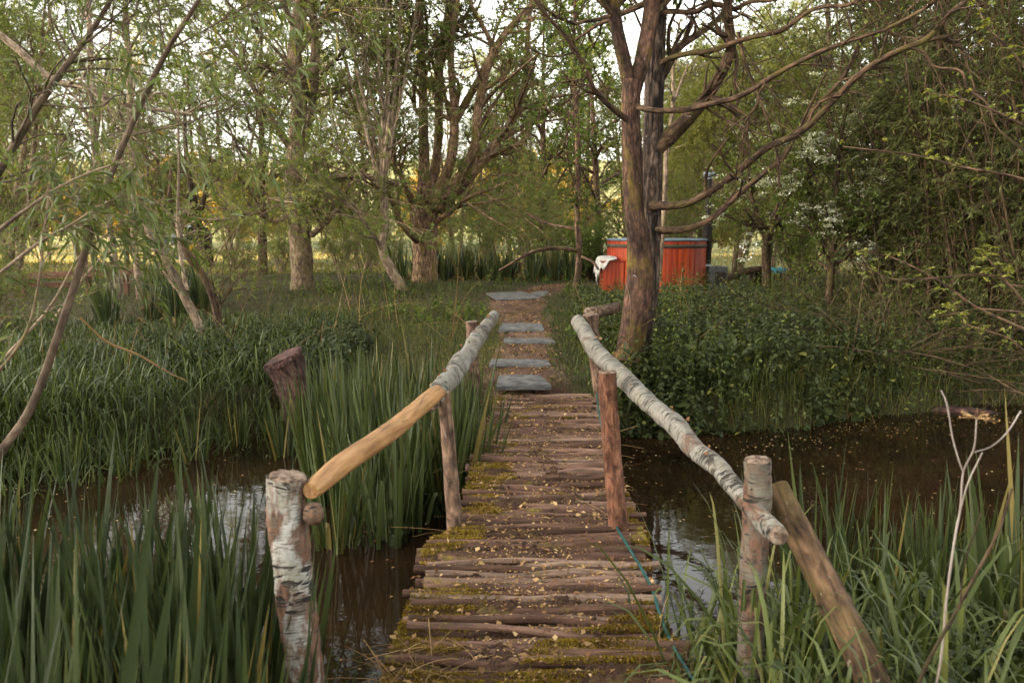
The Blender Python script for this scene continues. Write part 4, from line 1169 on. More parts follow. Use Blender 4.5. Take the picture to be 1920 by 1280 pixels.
# old pollard with fanning limbs
Yp = 18.3
pl = [
    [(796, 540, 58, Yp), (796, 520, 50, Yp), (797, 480, 46, Yp), (797, 430, 46, Yp), (795, 395, 48, Yp), (795, 375, 44, Yp)],
    [(786, 540, 30, Yp - .1), (787, 500, 26, Yp - .15), (787, 450, 24, Yp - .1), (783, 412, 26, Yp - .1), (781, 395, 24, Yp)],
    [(795, 385, 34, Yp), (795, 320, 22, Yp), (795, 270, 19, Yp), (793, 200, 17, Yp), (792, 130, 16, Yp), (788, 50, 15, Yp), (786, -30, 13, Yp), (782, -150, 8, Yp)],
    [(803, 385, 28, Yp + .2), (818, 300, 18, Yp + .3), (823, 240, 17, Yp + .3), (822, 150, 17, Yp + .3), (830, 80, 16, Yp + .3), (845, 10, 15, Yp + .3), (865, -80, 11, Yp + .3), (880, -180, 6, Yp)],
    [(808, 380, 30, Yp - .2), (838, 325, 20, Yp - .3), (850, 270, 18, Yp - .4), (852, 210, 15, Yp - .4), (847, 150, 13, Yp - .4), (846, 80, 12, Yp - .4), (858, 0, 10, Yp - .4), (866, -100, 6, Yp)],
    [(815, 385, 30, Yp - .2), (865, 330, 22, Yp - .5), (888, 280, 18, Yp - .7), (895, 225, 17, Yp - .8), (905, 160, 16, Yp - .9), (920, 110, 14, Yp - 1), (950, 60, 13, Yp - 1), (1000, 8, 12, Yp - 1.1), (1040, -40, 9, Yp - 1), (1090, -140, 5, Yp)],
    [(818, 392, 32, Yp), (870, 340, 25, Yp + .2), (905, 300, 20, Yp + .4), (935, 265, 17, Yp + .5), (965, 215, 15, Yp + .6), (985, 150, 11, Yp + .6), (990, 60, 9, Yp + .6), (1000, -40, 6, Yp)],
    [(850, 235, 14, Yp - .4), (875, 190, 14, Yp - .4), (905, 135, 13, Yp - .4), (922, 90, 10, Yp - .4), (900, 40, 8, Yp - .4), (880, 0, 7, Yp - .4), (870, -60, 4, Yp)],
    [(782, 400, 22, Yp), (762, 355, 12, Yp - .2), (752, 330, 10, Yp - .3), (738, 300, 9, Yp - .3), (742, 200, 8, Yp - .3), (765, 100, 7, Yp - .3), (775, 20, 5, Yp - .3)],
    [(935, 265, 9, Yp + .5), (1000, 225, 8, Yp + .6), (1060, 190, 7, Yp + .7), (1100, 170, 5, Yp + .7)],
    [(783, 452, 14, Yp - .15), (770, 440, 12, Yp - .6), (752, 420, 11, Yp - .8), (738, 385, 10, Yp - .9), (725, 345, 9, Yp - 1), (710, 300, 8, Yp - 1), (680, 240, 7, Yp - 1), (650, 160, 5, Yp - 1)],
    [(812, 420, 12, Yp), (850, 392, 9, Yp - .5), (890, 365, 7, Yp - 1), (960, 340, 5, Yp - 1.2)],
]
limb_tree('pollard_willow', 'old pollard with mossy trunk and thick limbs fanning out, left of the path end', 'tree', pl,
          dict(levels=[(9, 2.1, .8, .15, .25, .1), (5, 1.0, .8, .1, .2, .1), (4, .5, .8, 0, .1, .1)], leaf_n=15, leaf_l=.075, leaf_w=.5, rmin=.004), 'bark_pollard', 'willow_leaf', 42, .07, 18, sub=range(2, 12))

# tall grey-barked tree on the left
Yd = 17.0
gl = [
    [(568, 556, 51.6, Yd), (567, 535, 43.0, Yd), (564, 470, 39.6, Yd), (557, 400, 36.1, Yd), (551, 330, 32.7, Yd), (556, 260, 31.0, Yd), (560, 200, 29.2, Yd), (552, 130, 27.5, Yd), (556, 60, 25.8, Yd), (566, -20, 23.2, Yd), (570, -140, 15.5, Yd), (560, -300, 6.9, Yd)],
    [(556, 300, 20.6, Yd), (575, 250, 17.2, Yd + .3), (588, 180, 15.5, Yd + .3), (592, 100, 14.6, Yd + .3), (588, 20, 12.9, Yd + .3), (600, -80, 9.5, Yd + .3), (610, -200, 4.3, Yd)],
    [(585, 440, 12.0, Yd), (615, 415, 7.7, Yd - .4), (640, 380, 6.9, Yd - .6), (655, 345, 5.2, Yd - .8)],
    [(545, 280, 12.0, Yd), (518, 240, 9.5, Yd - .3), (490, 190, 8.6, Yd - .5), (462, 140, 7.7, Yd - .7), (430, 90, 6.0, Yd - .9), (390, 40, 4.3, Yd - 1)],
    [(545, 400, 13.8, Yd), (515, 415, 8.6, Yd - .3), (480, 400, 7.7, Yd - .6), (440, 410, 6.9, Yd - .8), (385, 412, 6.0, Yd - 1), (340, 408, 4.3, Yd - 1.1)],
    [(560, 100, 10.3, Yd), (600, 40, 7.7, Yd), (640, -20, 6.0, Yd)],
    [(600, 140, 8.6, Yd), (640, 100, 6.9, Yd), (690, 40, 5.2, Yd), (720, -20, 4.3, Yd)],
]
limb_tree('grey_poplar', 'tall grey-barked tree with low horizontal boughs standing left of the pollard', 'tree', gl,
          dict(levels=[(12, 2.3, .9, .15, .2, .15), (6, 1.1, .8, .05, .2, .15), (4, .5, .8, 0, .1, .1)], leaf_n=22, leaf_l=.075, leaf_w=.4, rmin=.004), 'bark_grey', 'willow_leaf', 43, .07, 18)

# thin many-stemmed hazel between them
Yh = 16.4
hz = [[(765, 562, 26, Yh), (748, 530, 20, Yh), (728, 495, 18, Yh), (717, 465, 17, Yh), (722, 420, 16, Yh), (720, 380, 15, Yh), (714, 330, 12, Yh)]]
for k, (x1, x2, x3, w) in enumerate(((700, 672, 640, 8), (712, 690, 668, 7), (718, 712, 705, 8), (722, 728, 722, 9), (732, 742, 752, 9), (736, 760, 782, 6), (690, 655, 612, 6), (724, 738, 728, 6))):
    hz.append([(716, 345 + 6 * k, w, Yh), (x1, 260, w, Yh - .05 * k), (x2, 140, w * .85, Yh + .1 * k), (x3, -10, w * .7, Yh + .1 * k), (x3 - 20, -120, w * .4, Yh)])
hz.append([(716, 470, 10, Yh), (700, 440, 7, Yh - .3), (670, 400, 6, Yh - .6), (640, 375, 5, Yh - .9), (610, 360, 3, Yh - 1)])
limb_tree('hazel', 'pale many-stemmed hazel leaning in front of the pollard', 'tree', hz,
          dict(levels=[(11, 1.1, .5, .1, .15, .15), (6, .55, .6, 0, .2, .15)], leaf_n=14, leaf_l=.075, leaf_w=.4, rmin=.004), 'bark_pale', 'willow_leaf', 44, .05, 10, sub=range(1, 10))

# slim tree between path and tub
limb_tree('slim_alder', 'slim dark-stemmed alder between the path and the hot tub', 'tree',
          [[(1077, 562, 15, 14.8), (1083, 520, 13, 14.8), (1086, 470, 12, 14.8), (1082, 400, 11, 14.8), (1084, 300, 11, 14.8), (1080, 200, 10, 14.8), (1076, 100, 8, 14.8), (1080, -40, 6, 14.8)],
           [(1084, 470, 9, 14.8), (1040, 465, 7, 14.4), (1000, 472, 7, 14.2), (965, 490, 5, 14), (935, 508, 4, 13.9)],
           [(1084, 430, 6, 14.8), (1030, 420, 5, 15), (985, 400, 4, 15.2)],
           [(1086, 480, 6, 14.8), (1110, 490, 5, 14.6), (1122, 505, 4, 14.4)]],
          dict(levels=[(15, 1.1, 1.0, .2, .38, .1), (5, .5, .8, 0, .1, .1), (4, .3, .8, 0, .1, .1)], leaf_n=14, leaf_l=.065, leaf_w=.65, rmin=.003), 'bark_brown', 'alder_leaf', 45, .06, 9, sub=[0])

# leaning saplings on the left bank
limb_tree('leaning_sapling', 'bare orange-brown sapling leaning left, nearest of the two on the left bank', 'tree',
          [[(388, 652, 17, 10.2), (375, 615, 17, 10.2), (348, 560, 16, 10.1), (320, 505, 14, 10.0), (292, 462, 13, 9.9), (268, 410, 10, 9.8), (245, 350, 8, 9.7), (225, 280, 5, 9.6)],
           [(350, 545, 8, 10.1), (342, 500, 7, 10.2), (335, 440, 7, 10.2), (334, 380, 6, 10.2), (336, 300, 5, 10.2), (332, 200, 4, 10.2)],
           [(330, 540, 6, 10), (290, 490, 5, 9.9), (272, 462, 4, 9.8)]],
          dict(levels=[(7, .9, .6, .15, .3, .1), (4, .45, .6, 0, .2, .2)], leaf_n=4, leaf_l=.08, leaf_w=.2, lang=.5, rmin=.003), 'bark_pale', 'willow_leaf', 46, .05, 10, sub=[1])
limb_tree('leaning_sapling', 'mossy crooked sapling just right of the other leaning one', 'tree',
          [[(412, 612, 15, 10.8), (405, 580, 14, 10.8), (395, 545, 14, 10.8), (376, 510, 14, 10.8), (352, 478, 13, 10.7), (340, 450, 12, 10.7), (330, 430, 10, 10.6), (318, 380, 8, 10.6), (322, 300, 5, 10.6)],
           [(405, 606, 5, 10.8), (415, 570, 4, 10.8), (435, 540, 3, 10.8)]],
          dict(levels=[(8, .9, .6, .15, .3, .1), (4, .45, .6, 0, .2, .2)], leaf_n=4, leaf_l=.08, leaf_w=.2, lang=.5, rmin=.003), 'bark_mossy', 'willow_leaf', 47, .07, 10, sub=[1])
limb_tree('old_trunk', 'dark leaning old trunk in front of the horse trailer', 'tree',
          [[(392, 500, 20, 20), (388, 475, 19, 20), (380, 450, 19, 20), (370, 418, 17, 20), (362, 370, 13, 20), (350, 300, 9, 20), (345, 200, 5, 20)], [(372, 420, 9, 20), (385, 360, 7, 20), (395, 280, 5, 20)]],
          dict(levels=[(8, 1.5, .7, .1, .3, .3), (6, .7, .6, -.1, .2, .3)], leaf_n=10, leaf_l=.10, leaf_w=.22, rmin=.004), 'bark_dark', 'willow_leaf', 48, .08, 12)

# near willow saplings hanging in from the left
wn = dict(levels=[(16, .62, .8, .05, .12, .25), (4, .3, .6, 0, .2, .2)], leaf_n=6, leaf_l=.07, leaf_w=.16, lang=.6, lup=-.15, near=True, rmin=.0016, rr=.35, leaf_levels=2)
limb_tree('near_willow', 'near willow stem leaning right across the whole left of the view', 'tree',
          [[(-70, 960, 17.9, 3.3), (0, 850, 16.6, 3.3), (62, 755, 15.3, 3.3), (130, 565, 14.1, 3.3), (182, 400, 12.8, 3.3), (240, 250, 11.5, 3.3), (312, 98, 10.2, 3.25), (375, -5, 8.3, 3.2), (420, -120, 5.7, 3.1)],
           [(316, 92, 4.5, 3.25), (370, 65, 3.9, 3.2), (430, 30, 3.2, 3.15), (500, -10, 2.5, 3.1)],
           [(310, 95, 3.9, 3.25), (300, 40, 3.2, 3.3), (298, -30, 2.5, 3.3)],
           [(240, 255, 3.2, 3.3), (330, 235, 2.5, 3.2), (400, 212, 1.9, 3.1), (440, 200, 1.3, 3.1)]],
          dict(wn, keep=lambda pos, r: (r.uniform(0, 1, len(pos)) < .62)), 'willow_bark', 'willow_near', 49, .04, 14, sub=range(1, 4))
limb_tree('near_willow', 'second near willow stem crossing the upper left sky', 'tree',
          [[(-90, 450, 15.6, 3.6), (0, 318, 14.8, 3.6), (55, 225, 14.0, 3.6), (105, 150, 13.3, 3.6), (150, 88, 10.9, 3.6), (190, 30, 9.4, 3.6), (225, -30, 7.0, 3.6)],
           [(150, 90, 4.7, 3.6), (132, 50, 3.9, 3.6), (118, -10, 3.1, 3.6)],
           [(152, 88, 4.7, 3.6), (205, 45, 3.9, 3.55), (250, -5, 3.1, 3.5)],
           [(100, 200, 3.1, 3.6), (150, 250, 2.3, 3.5), (190, 280, 1.6, 3.5)]],
          dict(wn, keep=lambda pos, r: (r.uniform(0, 1, len(pos)) < .5)), 'willow_bark', 'willow_near', 50, .04, 14, sub=range(0, 4))
limb_tree('near_willow', 'leafy near willow sprays spreading low at the left edge', 'tree',
          [[(-120, 620, 12, 3.0), (-40, 470, 10, 3.0), (13, 420, 8, 3.0), (60, 385, 6, 3.0), (109, 352, 5, 3.0), (175, 321, 4, 3.05), (235, 302, 3, 3.1)],
           [(-60, 560, 7, 3.2), (50, 472, 6, 3.2), (90, 445, 5, 3.2), (131, 422, 4, 3.2), (190, 385, 3, 3.2), (250, 360, 2, 3.2)],
           [(-40, 740, 7, 3.4), (40, 640, 6, 3.4), (70, 545, 5, 3.4), (85, 420, 4, 3.4), (95, 330, 3, 3.4)],
           [(100, 600, 6, 3.6), (150, 530, 5, 3.6), (185, 490, 4, 3.6), (215, 465, 3, 3.6), (235, 455, 2, 3.6)],
           [(-20, 700, 6, 3.8), (90, 580, 5, 3.8), (150, 480, 4, 3.8), (215, 430, 3, 3.8), (240, 405, 2, 3.8)]],
          dict(wn, levels=[(11, .34, .8, .05, .25, .25), (3, .18, .6, 0, .2, .2)]), 'bark_pale', 'willow_near', 51, .04, 8)
# stems in the left middle distance
for k, (rows, lab) in enumerate((
        ([[(225, 560, 13, 14), (205, 420, 12, 14), (180, 300, 11, 14), (172, 150, 11, 14), (165, -20, 9, 14), (160, -160, 5, 14)]], 'thin yellowish willow stem rising behind the near leaning stem'),
        ([[(262, 560, 12, 15), (250, 420, 12, 15), (246, 280, 12, 15), (243, 150, 11, 15), (236, 20, 9, 15), (230, -140, 5, 15)]], 'upright pale willow stem right of the thin yellowish one'),
        ([[(-60, 20, 14, 12), (30, 90, 13, 12), (100, 150, 12, 12), (170, 165, 9, 12), (230, 195, 8, 12), (360, 215, 6, 12)]], 'pale bough reaching in from the top left edge'))):
    limb_tree('slender_willow', lab, 'tree', rows, dict(levels=[(13, 1.5, .7, .1, .36, .3), (6, .7, .6, -.05, .1, .3)], leaf_n=20, leaf_l=.085, leaf_w=.2, lang=.6, lup=-.2, rmin=.003), 'bark_pale', 'willow_leaf', 52 + k, .05, 9)

# hawthorn in blossom
Yw = 13.0


def hawthorn(rows, label, seed, amount, Yw):
    r = RNG(seed)
    b0 = P(rows[0][0][0], rows[0][0][1], rows[0][0][3])
    root = thing('hawthorn', b0, label, 'tree')
    mbw, mbl, mbf = MB(), MB(), MB(); L2, R2 = [], []
    for rw in rows:
        p, R = pix(rw, 16); tubes(mbw, p, R, 10, r, rough=.08); a, b = resamp(p, R, 10); L2.append(a); R2.append(b)
    tw_ = crown_on(mbw, mbl, np.array(L2), np.array(R2), dict(levels=[(10, 1.0, .9, .1, .3, .12), (6, .55, .8, .05, .15, .1), (5, .28, .8, .1, .1, 0)], leaf_n=9, leaf_l=.045, leaf_w=.8, rmin=.003), r)
    # flat flower heads along the upper side of the twigs
    pos, d = leaf_pts(tw_, 4, r)
    cl = np.sin(pos[:, 0] * 5.1 + 1) * np.sin(pos[:, 2] * 6.3) + .5 * np.sin(pos[:, 1] * 5)
    pos = pos[(cl > amount) & (r.uniform(0, 1, len(pos)) < .4)]
    n = len(pos); m = 22
    c = np.repeat(pos, m, 0) + r.normal(0, .034, (n * m, 3)) * [1, 1, .4] + [0, 0, .02]
    dd = nrm(r.normal(0, 1, (n * m, 3)) * [1, 1, .3]); diamonds(mbf, c, dd, np.full(n * m, .03) * r.uniform(.8, 1.4, n * m), np.full(n * m, .024), r, 1.2)
    mbw.build('trunk', M['bark_dark'], root, b0); mbl.build('crown', M['haw_leaf'], root, b0); mbf.build('blossom_leaves', M['blossom'], root, b0)
    return root


hawthorn([[(1437, 540, 20, Yw + .6), (1437, 490, 17, Yw + .6), (1438, 455, 16, Yw + .6), (1448, 420, 13, Yw + .5), (1462, 380, 10, Yw + .4), (1480, 330, 8, Yw + .3), (1500, 260, 6, Yw)],
          [(1438, 460, 11, Yw + .6), (1428, 420, 9, Yw + .6), (1410, 370, 7, Yw + .5), (1400, 300, 5, Yw + .4)],
          [(1446, 425, 8, Yw + .5), (1490, 395, 7, Yw), (1540, 380, 6, Yw - .4), (1600, 385, 4, Yw - .8), (1640, 400, 3, Yw - 1)],
          [(1460, 390, 7, Yw + .4), (1520, 330, 6, Yw), (1580, 280, 5, Yw - .3), (1650, 250, 4, Yw - .5)],
          [(1478, 335, 6, Yw + .3), (1530, 240, 5, Yw), (1600, 180, 4, Yw - .3), (1670, 150, 3, Yw - .5)]],
         'hawthorn in white blossom right of the hot tub', 61, .22, Yw)
hawthorn([[(1552, 592, 18, 12), (1556, 540, 15, 12), (1562, 480, 12, 12), (1568, 400, 9, 12), (1572, 300, 7, 12), (1590, 180, 5, 12)],
          [(1562, 480, 8, 12), (1600, 440, 6, 11.7), (1650, 420, 4, 11.4)], [(1566, 420, 7, 12), (1530, 360, 5, 12), (1500, 320, 4, 12)]],
         'leafy hawthorn with a rust-coloured stem before the dark thicket', 62, .55, 12)


# --- dark willow thicket on the right
def thicket_proto(seed):
    r = RNG(seed)
    root = thing('willow_thicket', (0, 0, 0), '', 'thicket')
    mbw, mbl = MB(), MB()
    n = 46; a = r.uniform(0, 2 * PI, n); rr0 = r.uniform(0, .5, n)
    h = r.uniform(3.2, 8.2, n); ln = np.abs(r.normal(.16, .14, n))
    s = np.linspace(0, 1, 12)[None, :, None]
    d = np.stack([np.cos(a) * ln, np.sin(a) * ln, np.ones(n)], 1)
    p = np.stack([np.cos(a) * rr0, np.sin(a) * rr0, np.full(n, -.1)], 1)[:, None] + d[:, None] * h[:, None, None] * s + np.stack([np.cos(a), np.sin(a), -np.ones(n) * .5], 1)[:, None] * (h * .12)[:, None, None] * s ** 3
    p = p + r.normal(0, .05, (n, 1, 3)) * np.sin(s * 9)
    R = (h * .0036)[:, None] * np.linspace(1, .25, 12)[None]
    tubes(mbw, p, R, 6, r)
    p1, R1 = sprout(p, R, 15, .95, .55, r, .08, 1, .0, 5, .2, .5, droop=.35, rmin=.003); tubes(mbw, p1, R1, 3, r)
    p2, R2 = sprout(p1, R1, 3, .5, .5, r, .1, 1, -.1, 4, .2, .6, droop=.4, rmin=.0025); tubes(mbw, p2, R2, 3, r)
    pos, dd = leaf_pts(p2, 16, r, .05, .55, -.35); m = len(pos); L = .095 * r.uniform(.6, 1.3, m)
    rn = np.clip(.42 + .3 * np.sin(pos[:, 0] * 1.9 + pos[:, 2] * 1.1) * np.sin(pos[:, 1] * 2.1 + pos[:, 2] * .9) + r.normal(0, .2, m), 0, 1)
    diamonds(mbl, pos, dd, L, L * .17, r, 0, rn=rn)
    mbw.build('stems', M['stick'], root); mbl.build('foliage', M['thicket_leaf'], root)
    return root


TH = [thicket_proto(700), thicket_proto(701)]
r = RNG(71)
first = True
for k, (px, Y, s) in enumerate(((1700, 12.2, .95), (1790, 11.0, .95), (1880, 10.2, .9), (1960, 11.4, 1.0), (1760, 14, 1.0), (1900, 13.5, 1.15), (2040, 12, 1.0), (1990, 9.6, .8))):
    x = (px - 960) / F * Y; z = float(ground(x, Y)) - .05
    lab, grp = 'dark upright willow thicket crowding the right edge behind the water', 'willow thicket on the right'
    if k < 2:
        o = TH[k]; o.location = (x, Y, z); o.rotation_euler = (0, 0, r.uniform(0, 6)); o.scale = (s,) * 3; o['label'] = lab; o['group'] = grp
    else:
        dup(TH[k % 2], (x, Y, z), r.uniform(0, 6), s, lab, grp)
for k, (rows, lab) in enumerate((
        ([[(1775, 560, 40, 12.8), (1768, 380, 36, 12.8), (1762, 250, 34, 12.8), (1768, 120, 32, 12.8), (1775, 0, 30, 12.8), (1785, -180, 18, 12.8)], [(1765, 250, 20, 12.8), (1715, 140, 16, 12.8), (1690, 40, 13, 12.8), (1675, -60, 9, 12.8)]], 'thick dark trunk rising inside the right-hand thicket'),
        ([[(1640, 560, 18, 14.5), (1650, 400, 16, 14.5), (1655, 260, 15, 14.5), (1660, 100, 12, 14.5), (1655, -60, 8, 14.5)]], 'slimmer dark trunk at the near side of the right-hand thicket'),
        ([[(1560, 470, 13, 19), (1558, 300, 12, 19), (1556, 100, 10, 19), (1548, -40, 7, 19)]], 'bare upright trunk behind the hawthorn blossom'))):
    limb_tree('dark_tree', lab, 'tree', rows, dict(levels=[(14, 1.5, .9, .0, .05, .3), (7, .7, .7, -.1, .1, .35)], leaf_n=20, leaf_l=.08, leaf_w=.25, lup=-.3, rmin=.003), 'bark_dark', 'thicket_leaf', 72 + k, .07, 12)

# fallen logs and dead sticks along the right bank
mb = MB(); p, R = pix([(1610, 790, 22, 8.6), (1690, 783, 27, 8.55), (1760, 776, 30, 8.5), (1830, 780, 28, 8.4), (1900, 790, 24, 8.3)], 40)
tubes(mb, p, R, 14, RNG(5), caps=True, rough=.1)
tag(mb.build('fallen_log', M['stump']), 'long reddish rotting log lying along the right water edge', 'log')
mb = MB(); p, R = pix([(1650, 735, 8, 9.2), (1700, 716, 9, 9.3), (1745, 692, 10, 9.4), (1800, 660, 9, 9.6), (1850, 615, 8, 9.9)], 30)
tubes(mb, p, R, 10, RNG(6), caps=True, rough=.1)
tag(mb.build('fallen_branch', M['post_red']), 'rusty broken branch propped slantwise in the right thicket', 'branch')
mb = MB(); r = RNG(16); n = 900
xx = r.uniform(3.6, 9, n); yy = np.maximum(8.6 + 3.4 * r.uniform(0, 1, n) ** 1.7, bank_far(xx) - .05); zz = ground(xx, yy) + r.uniform(0, .35, n)
d = nrm(np.stack([r.normal(0, 1, n), r.normal(0, .5, n), np.abs(r.normal(.35, .45, n))], 1)); L = r.uniform(.5, 1.9, n); s = np.linspace(0, 1, 7)[None, :, None]
path = np.stack([xx, yy, zz], 1)[:, None] + L[:, None, None] * (d[:, None] * s + r.normal(0, .12, (n, 1, 3)) * s ** 2 + np.array([0, 0, -.2]) * s ** 2)
tubes(mb, path, (r.uniform(.003, .009, n)[:, None] * np.linspace(1, .4, 7)[None]), 4, r)
tag(mb.build('dead_brush', M['stick']), 'tangle of dead brown sticks at the foot of the right thicket', 'brushwood', kind='stuff')
mb = MB(); n = 170
xx = r.uniform(-5.5, 5, n); yy = np.where(xx < 0, r.uniform(7.8, 13, n), r.uniform(8, 13, n)); k = (yy > bank_far(xx) + .1) & off_path(xx, yy, .3); xx, yy = xx[k], yy[k]; n = len(xx); zz = ground(xx, yy)
d = nrm(np.stack([r.normal(-.1, .7, n), r.normal(0, .4, n), np.abs(r.normal(.8, .5, n)) + .1], 1)); L = r.uniform(.5, 1.4, n)
path = np.stack([xx, yy, zz], 1)[:, None] + L[:, None, None] * (d[:, None] * s + r.normal(0, .1, (n, 1, 3)) * s ** 2 + np.array([0, 0, -.25]) * s ** 2)
tubes(mb, path, (r.uniform(.002, .0045, n)[:, None] * np.linspace(1, .4, 7)[None]), 4, r)
tag(mb.build('dry_stems', M['dry']), 'dry pale stems standing loose in the bank vegetation', 'dead stems', kind='stuff')

# fresh-leaved sprays hanging in from the right edge
r = RNG(17)
rows = [[(1960, 600, 5, 5.6), (1920, 567, 5, 5.6), (1895, 537, 5, 5.6), (1853, 514, 4, 5.6), (1761, 521, 4, 5.6), (1679, 524, 3, 5.6), (1645, 512, 3, 5.6), (1608, 493, 2, 5.6)],
        [(1970, 640, 5, 5.8), (1920, 616, 5, 5.8), (1833, 577, 4, 5.8), (1767, 531, 4, 5.8), (1679, 485, 3, 5.8), (1608, 470, 2, 5.8)],
        [(1960, 350, 6, 6.4), (1900, 331, 5, 6.4), (1800, 312, 5, 6.4), (1721, 292, 4, 6.4), (1640, 282, 3, 6.4), (1580, 275, 2, 6.4)],
        [(1895, 537, 3, 5.6), (1865, 500, 3, 5.6), (1840, 470, 2, 5.6)], [(1833, 577, 3, 5.8), (1780, 590, 3, 5.8), (1745, 588, 2, 5.8)], [(1960, 700, 4, 5.7), (1900, 640, 4, 5.7), (1850, 620, 3, 5.7), (1800, 605, 2, 5.7)],
        [(1960, 260, 4, 6), (1880, 215, 4, 6), (1800, 185, 3, 6), (1740, 175, 2, 6)], [(1960, 180, 4, 6.2), (1900, 100, 4, 6.2), (1850, 50, 3, 6.2), (1830, 0, 2, 6.2)]]
b0 = np.array([5.6, 6.0, float(ground(5.6, 6.0))])
root = thing('overhanging_sapling', b0, 'sapling with fresh yellow-green leaf tufts reaching in from the right edge', 'tree')
mbw, mbl = MB(), MB(); tp = []
tr_ = np.array([b0, [5.2, 5.9, .6], [4.4, 5.8, 1.2], [4.25, 5.9, 1.9], [4.45, 6.1, 2.8]]); tubes(mbw, spline(tr_, 24), np.linspace(.05, .02, 24), 10, r, rough=.06)
for rw in rows:
    p, R = pix(rw, 24); p[0] = p[0] * .6 + np.array([4.5, 5.9, p[0][2] - .1]) * .4
    tubes(mbw, p, R, 6, r, rough=.08); tp.append(resamp(p, R, 10)[0])
tp = np.array(tp); tR = np.full(tp.shape[:2], .004)
s1, r1 = sprout(tp, tR, 15, .10, .9, r, .15, 1, .15, 4, .2, .5, rmin=.0015); tubes(mbw, s1, r1, 3, r)
tips = np.repeat(s1[:, -1], 9, 0); n = len(tips); a = r.uniform(0, 2 * PI, n); el = r.normal(.35, .35, n)
d = np.stack([np.cos(a) * np.cos(el), np.sin(a) * np.cos(el), np.sin(el)], 1); L = r.uniform(.018, .048, n)
strips(mbl, tips + d * .004, d, nrm(np.cross(d, Z3 + r.normal(0, .3, (n, 3)))), L, L * .55, [.2, .9, .85, .05], r, .35, .25)
mbw.build('trunk', M['bark_brown'], root, b0); mbl.build('crown', M['fresh_leaf'], root, b0)

# cut stump in the left water
mb = MB(); p, R = pix([(530, 672, 74, 7.85), (542, 700, 70, 7.85), (556, 740, 74, 7.85), (568, 790, 80, 7.82), (574, 830, 84, 7.8)], 26)
r = RNG(18)
st = thing('tree_stump', p[-1], 'leaning red-brown cut stump at the left water edge', 'tree stump')
tubes(mb, p, R, 24, r, caps=False, rough=.09, groove=.12); mb.build('trunk', M['stump'], st, p[-1])
ax = nrm(nrm(p[0] - p[2]) + np.array([-.12, -.25, 0.1])); u = nrm(np.cross(ax, X3)); w = np.cross(ax, u); a = np.linspace(0, 2 * PI, 29)[:-1]
V = np.vstack([p[0] + ax * h + (np.cos(a)[:, None] * u + np.sin(a)[:, None] * w) * R[0] * f * (1 + r.normal(0, .03, 28))[:, None] for f, h in ((1.03, -.03), (1.08, .01), (.8, .025), (.4, .02))] + [(p[0] + ax * .02)[None]])
jj = np.arange(28); mb = MB(); mb.add(V, np.vstack([np.stack([c * 28 + jj, c * 28 + (jj + 1) % 28, (c + 1) * 28 + (jj + 1) % 28, (c + 1) * 28 + jj], 1) for c in range(3)]), np.stack([84 + jj, 84 + (jj + 1) % 28, np.full(28, 112)], 1))
mb.build('cut_top', M['stump'], st, p[-1])

# dead umbel stalk and dark stem, right foreground
r = RNG(19)
rows = [[(1752, 1300, 4.9, 1.95), (1765, 1230, 4.5, 1.95), (1775, 1120, 4.5, 1.96), (1790, 1010, 4.5, 1.97), (1801, 950, 4.1, 1.98), (1806, 885, 3.7, 1.99), (1826, 840, 3.0, 2.0), (1831, 785, 2.3, 2.0)],
        [(1806, 885, 2.3, 1.99), (1797, 860, 1.9, 1.99), (1786, 820, 1.9, 2.0), (1776, 760, 1.6, 2.0), (1765, 732, 1.6, 2.0)],
        [(1801, 955, 2.3, 1.98), (1815, 905, 1.9, 1.97), (1842, 848, 1.6, 1.96)],
        [(1828, 847, 1.9, 2.0), (1860, 836, 1.6, 2.02), (1890, 808, 1.6, 2.03), (1914, 770, 1.6, 2.05)]]
p, R = pix(rows[0], 40); b0 = p[0].copy(); g0 = float(ground(b0[0] - .02, b0[1])); b0 = np.array([b0[0] - .02, b0[1], g0])
hw = thing('dead_hogweed', b0, 'bleached dead umbel stalk with forked top in the right foreground', 'dead plant')
mb = MB(); p = np.vstack([b0[None], p]); R = np.append(R[0], R); tubes(mb, p, R, 10, r, caps=True, rough=.05)
for rw in rows[1:]:
    a, b = pix(rw, 18); tubes(mb, a, b, 8, r, caps=True, rough=.05)
mb.build('stalk', M['dead_stalk'], hw, b0)
mb = MB(); tip = P(1831, 785, 2.0); n = 22; a = r.uniform(0, 2 * PI, n); el = r.uniform(.15, 1.2, n)
d = np.stack([np.cos(a) * np.cos(el), np.sin(a) * np.cos(el) * .8, np.sin(el) * .6], 1); s = np.linspace(0, 1, 4)[None, :, None]
L = r.uniform(.03, .06, n); pth = tip + L[:, None, None] * (d[:, None] * s + np.array([0, 0, -.2]) * s ** 2); tubes(mb, pth, np.full((n, 4), .0011), 4, r)
n2 = n * 8; c = np.repeat(pth[:, -1], 8, 0); d2 = nrm(r.normal(0, 1, (n2, 3))); diamonds(mb, c, d2, r.uniform(.003, .008, n2), np.full(n2, .003), r)
mb.build('seed_foliage', M['litter'], hw, b0)
p, R = pix([(1715, 1300, 7, 1.9), (1740, 1240, 7, 1.9), (1790, 1150, 6, 1.92), (1830, 1075, 6, 1.94), (1872, 995, 5, 1.96), (1898, 915, 4, 1.98)], 30)
b1 = np.array([p[0][0] - .1, p[0][1], float(ground(p[0][0], p[0][1]))]); p = np.vstack([b1[None], p]); R = np.append(R[0], R)
mb = MB(); tubes(mb, p, R, 8, r, caps=True, rough=.06); a, b = pix([(1800, 1140, 4, 1.92), (1808, 1060, 3, 1.9), (1830, 990, 3, 1.9), (1840, 960, 2, 1.9)], 14); tubes(mb, a, b, 6, r)
tag(mb.build('withered_stalk', M['bark_dark'], None), 'thin dark dead stem slanting across the right foreground', 'dead stem')
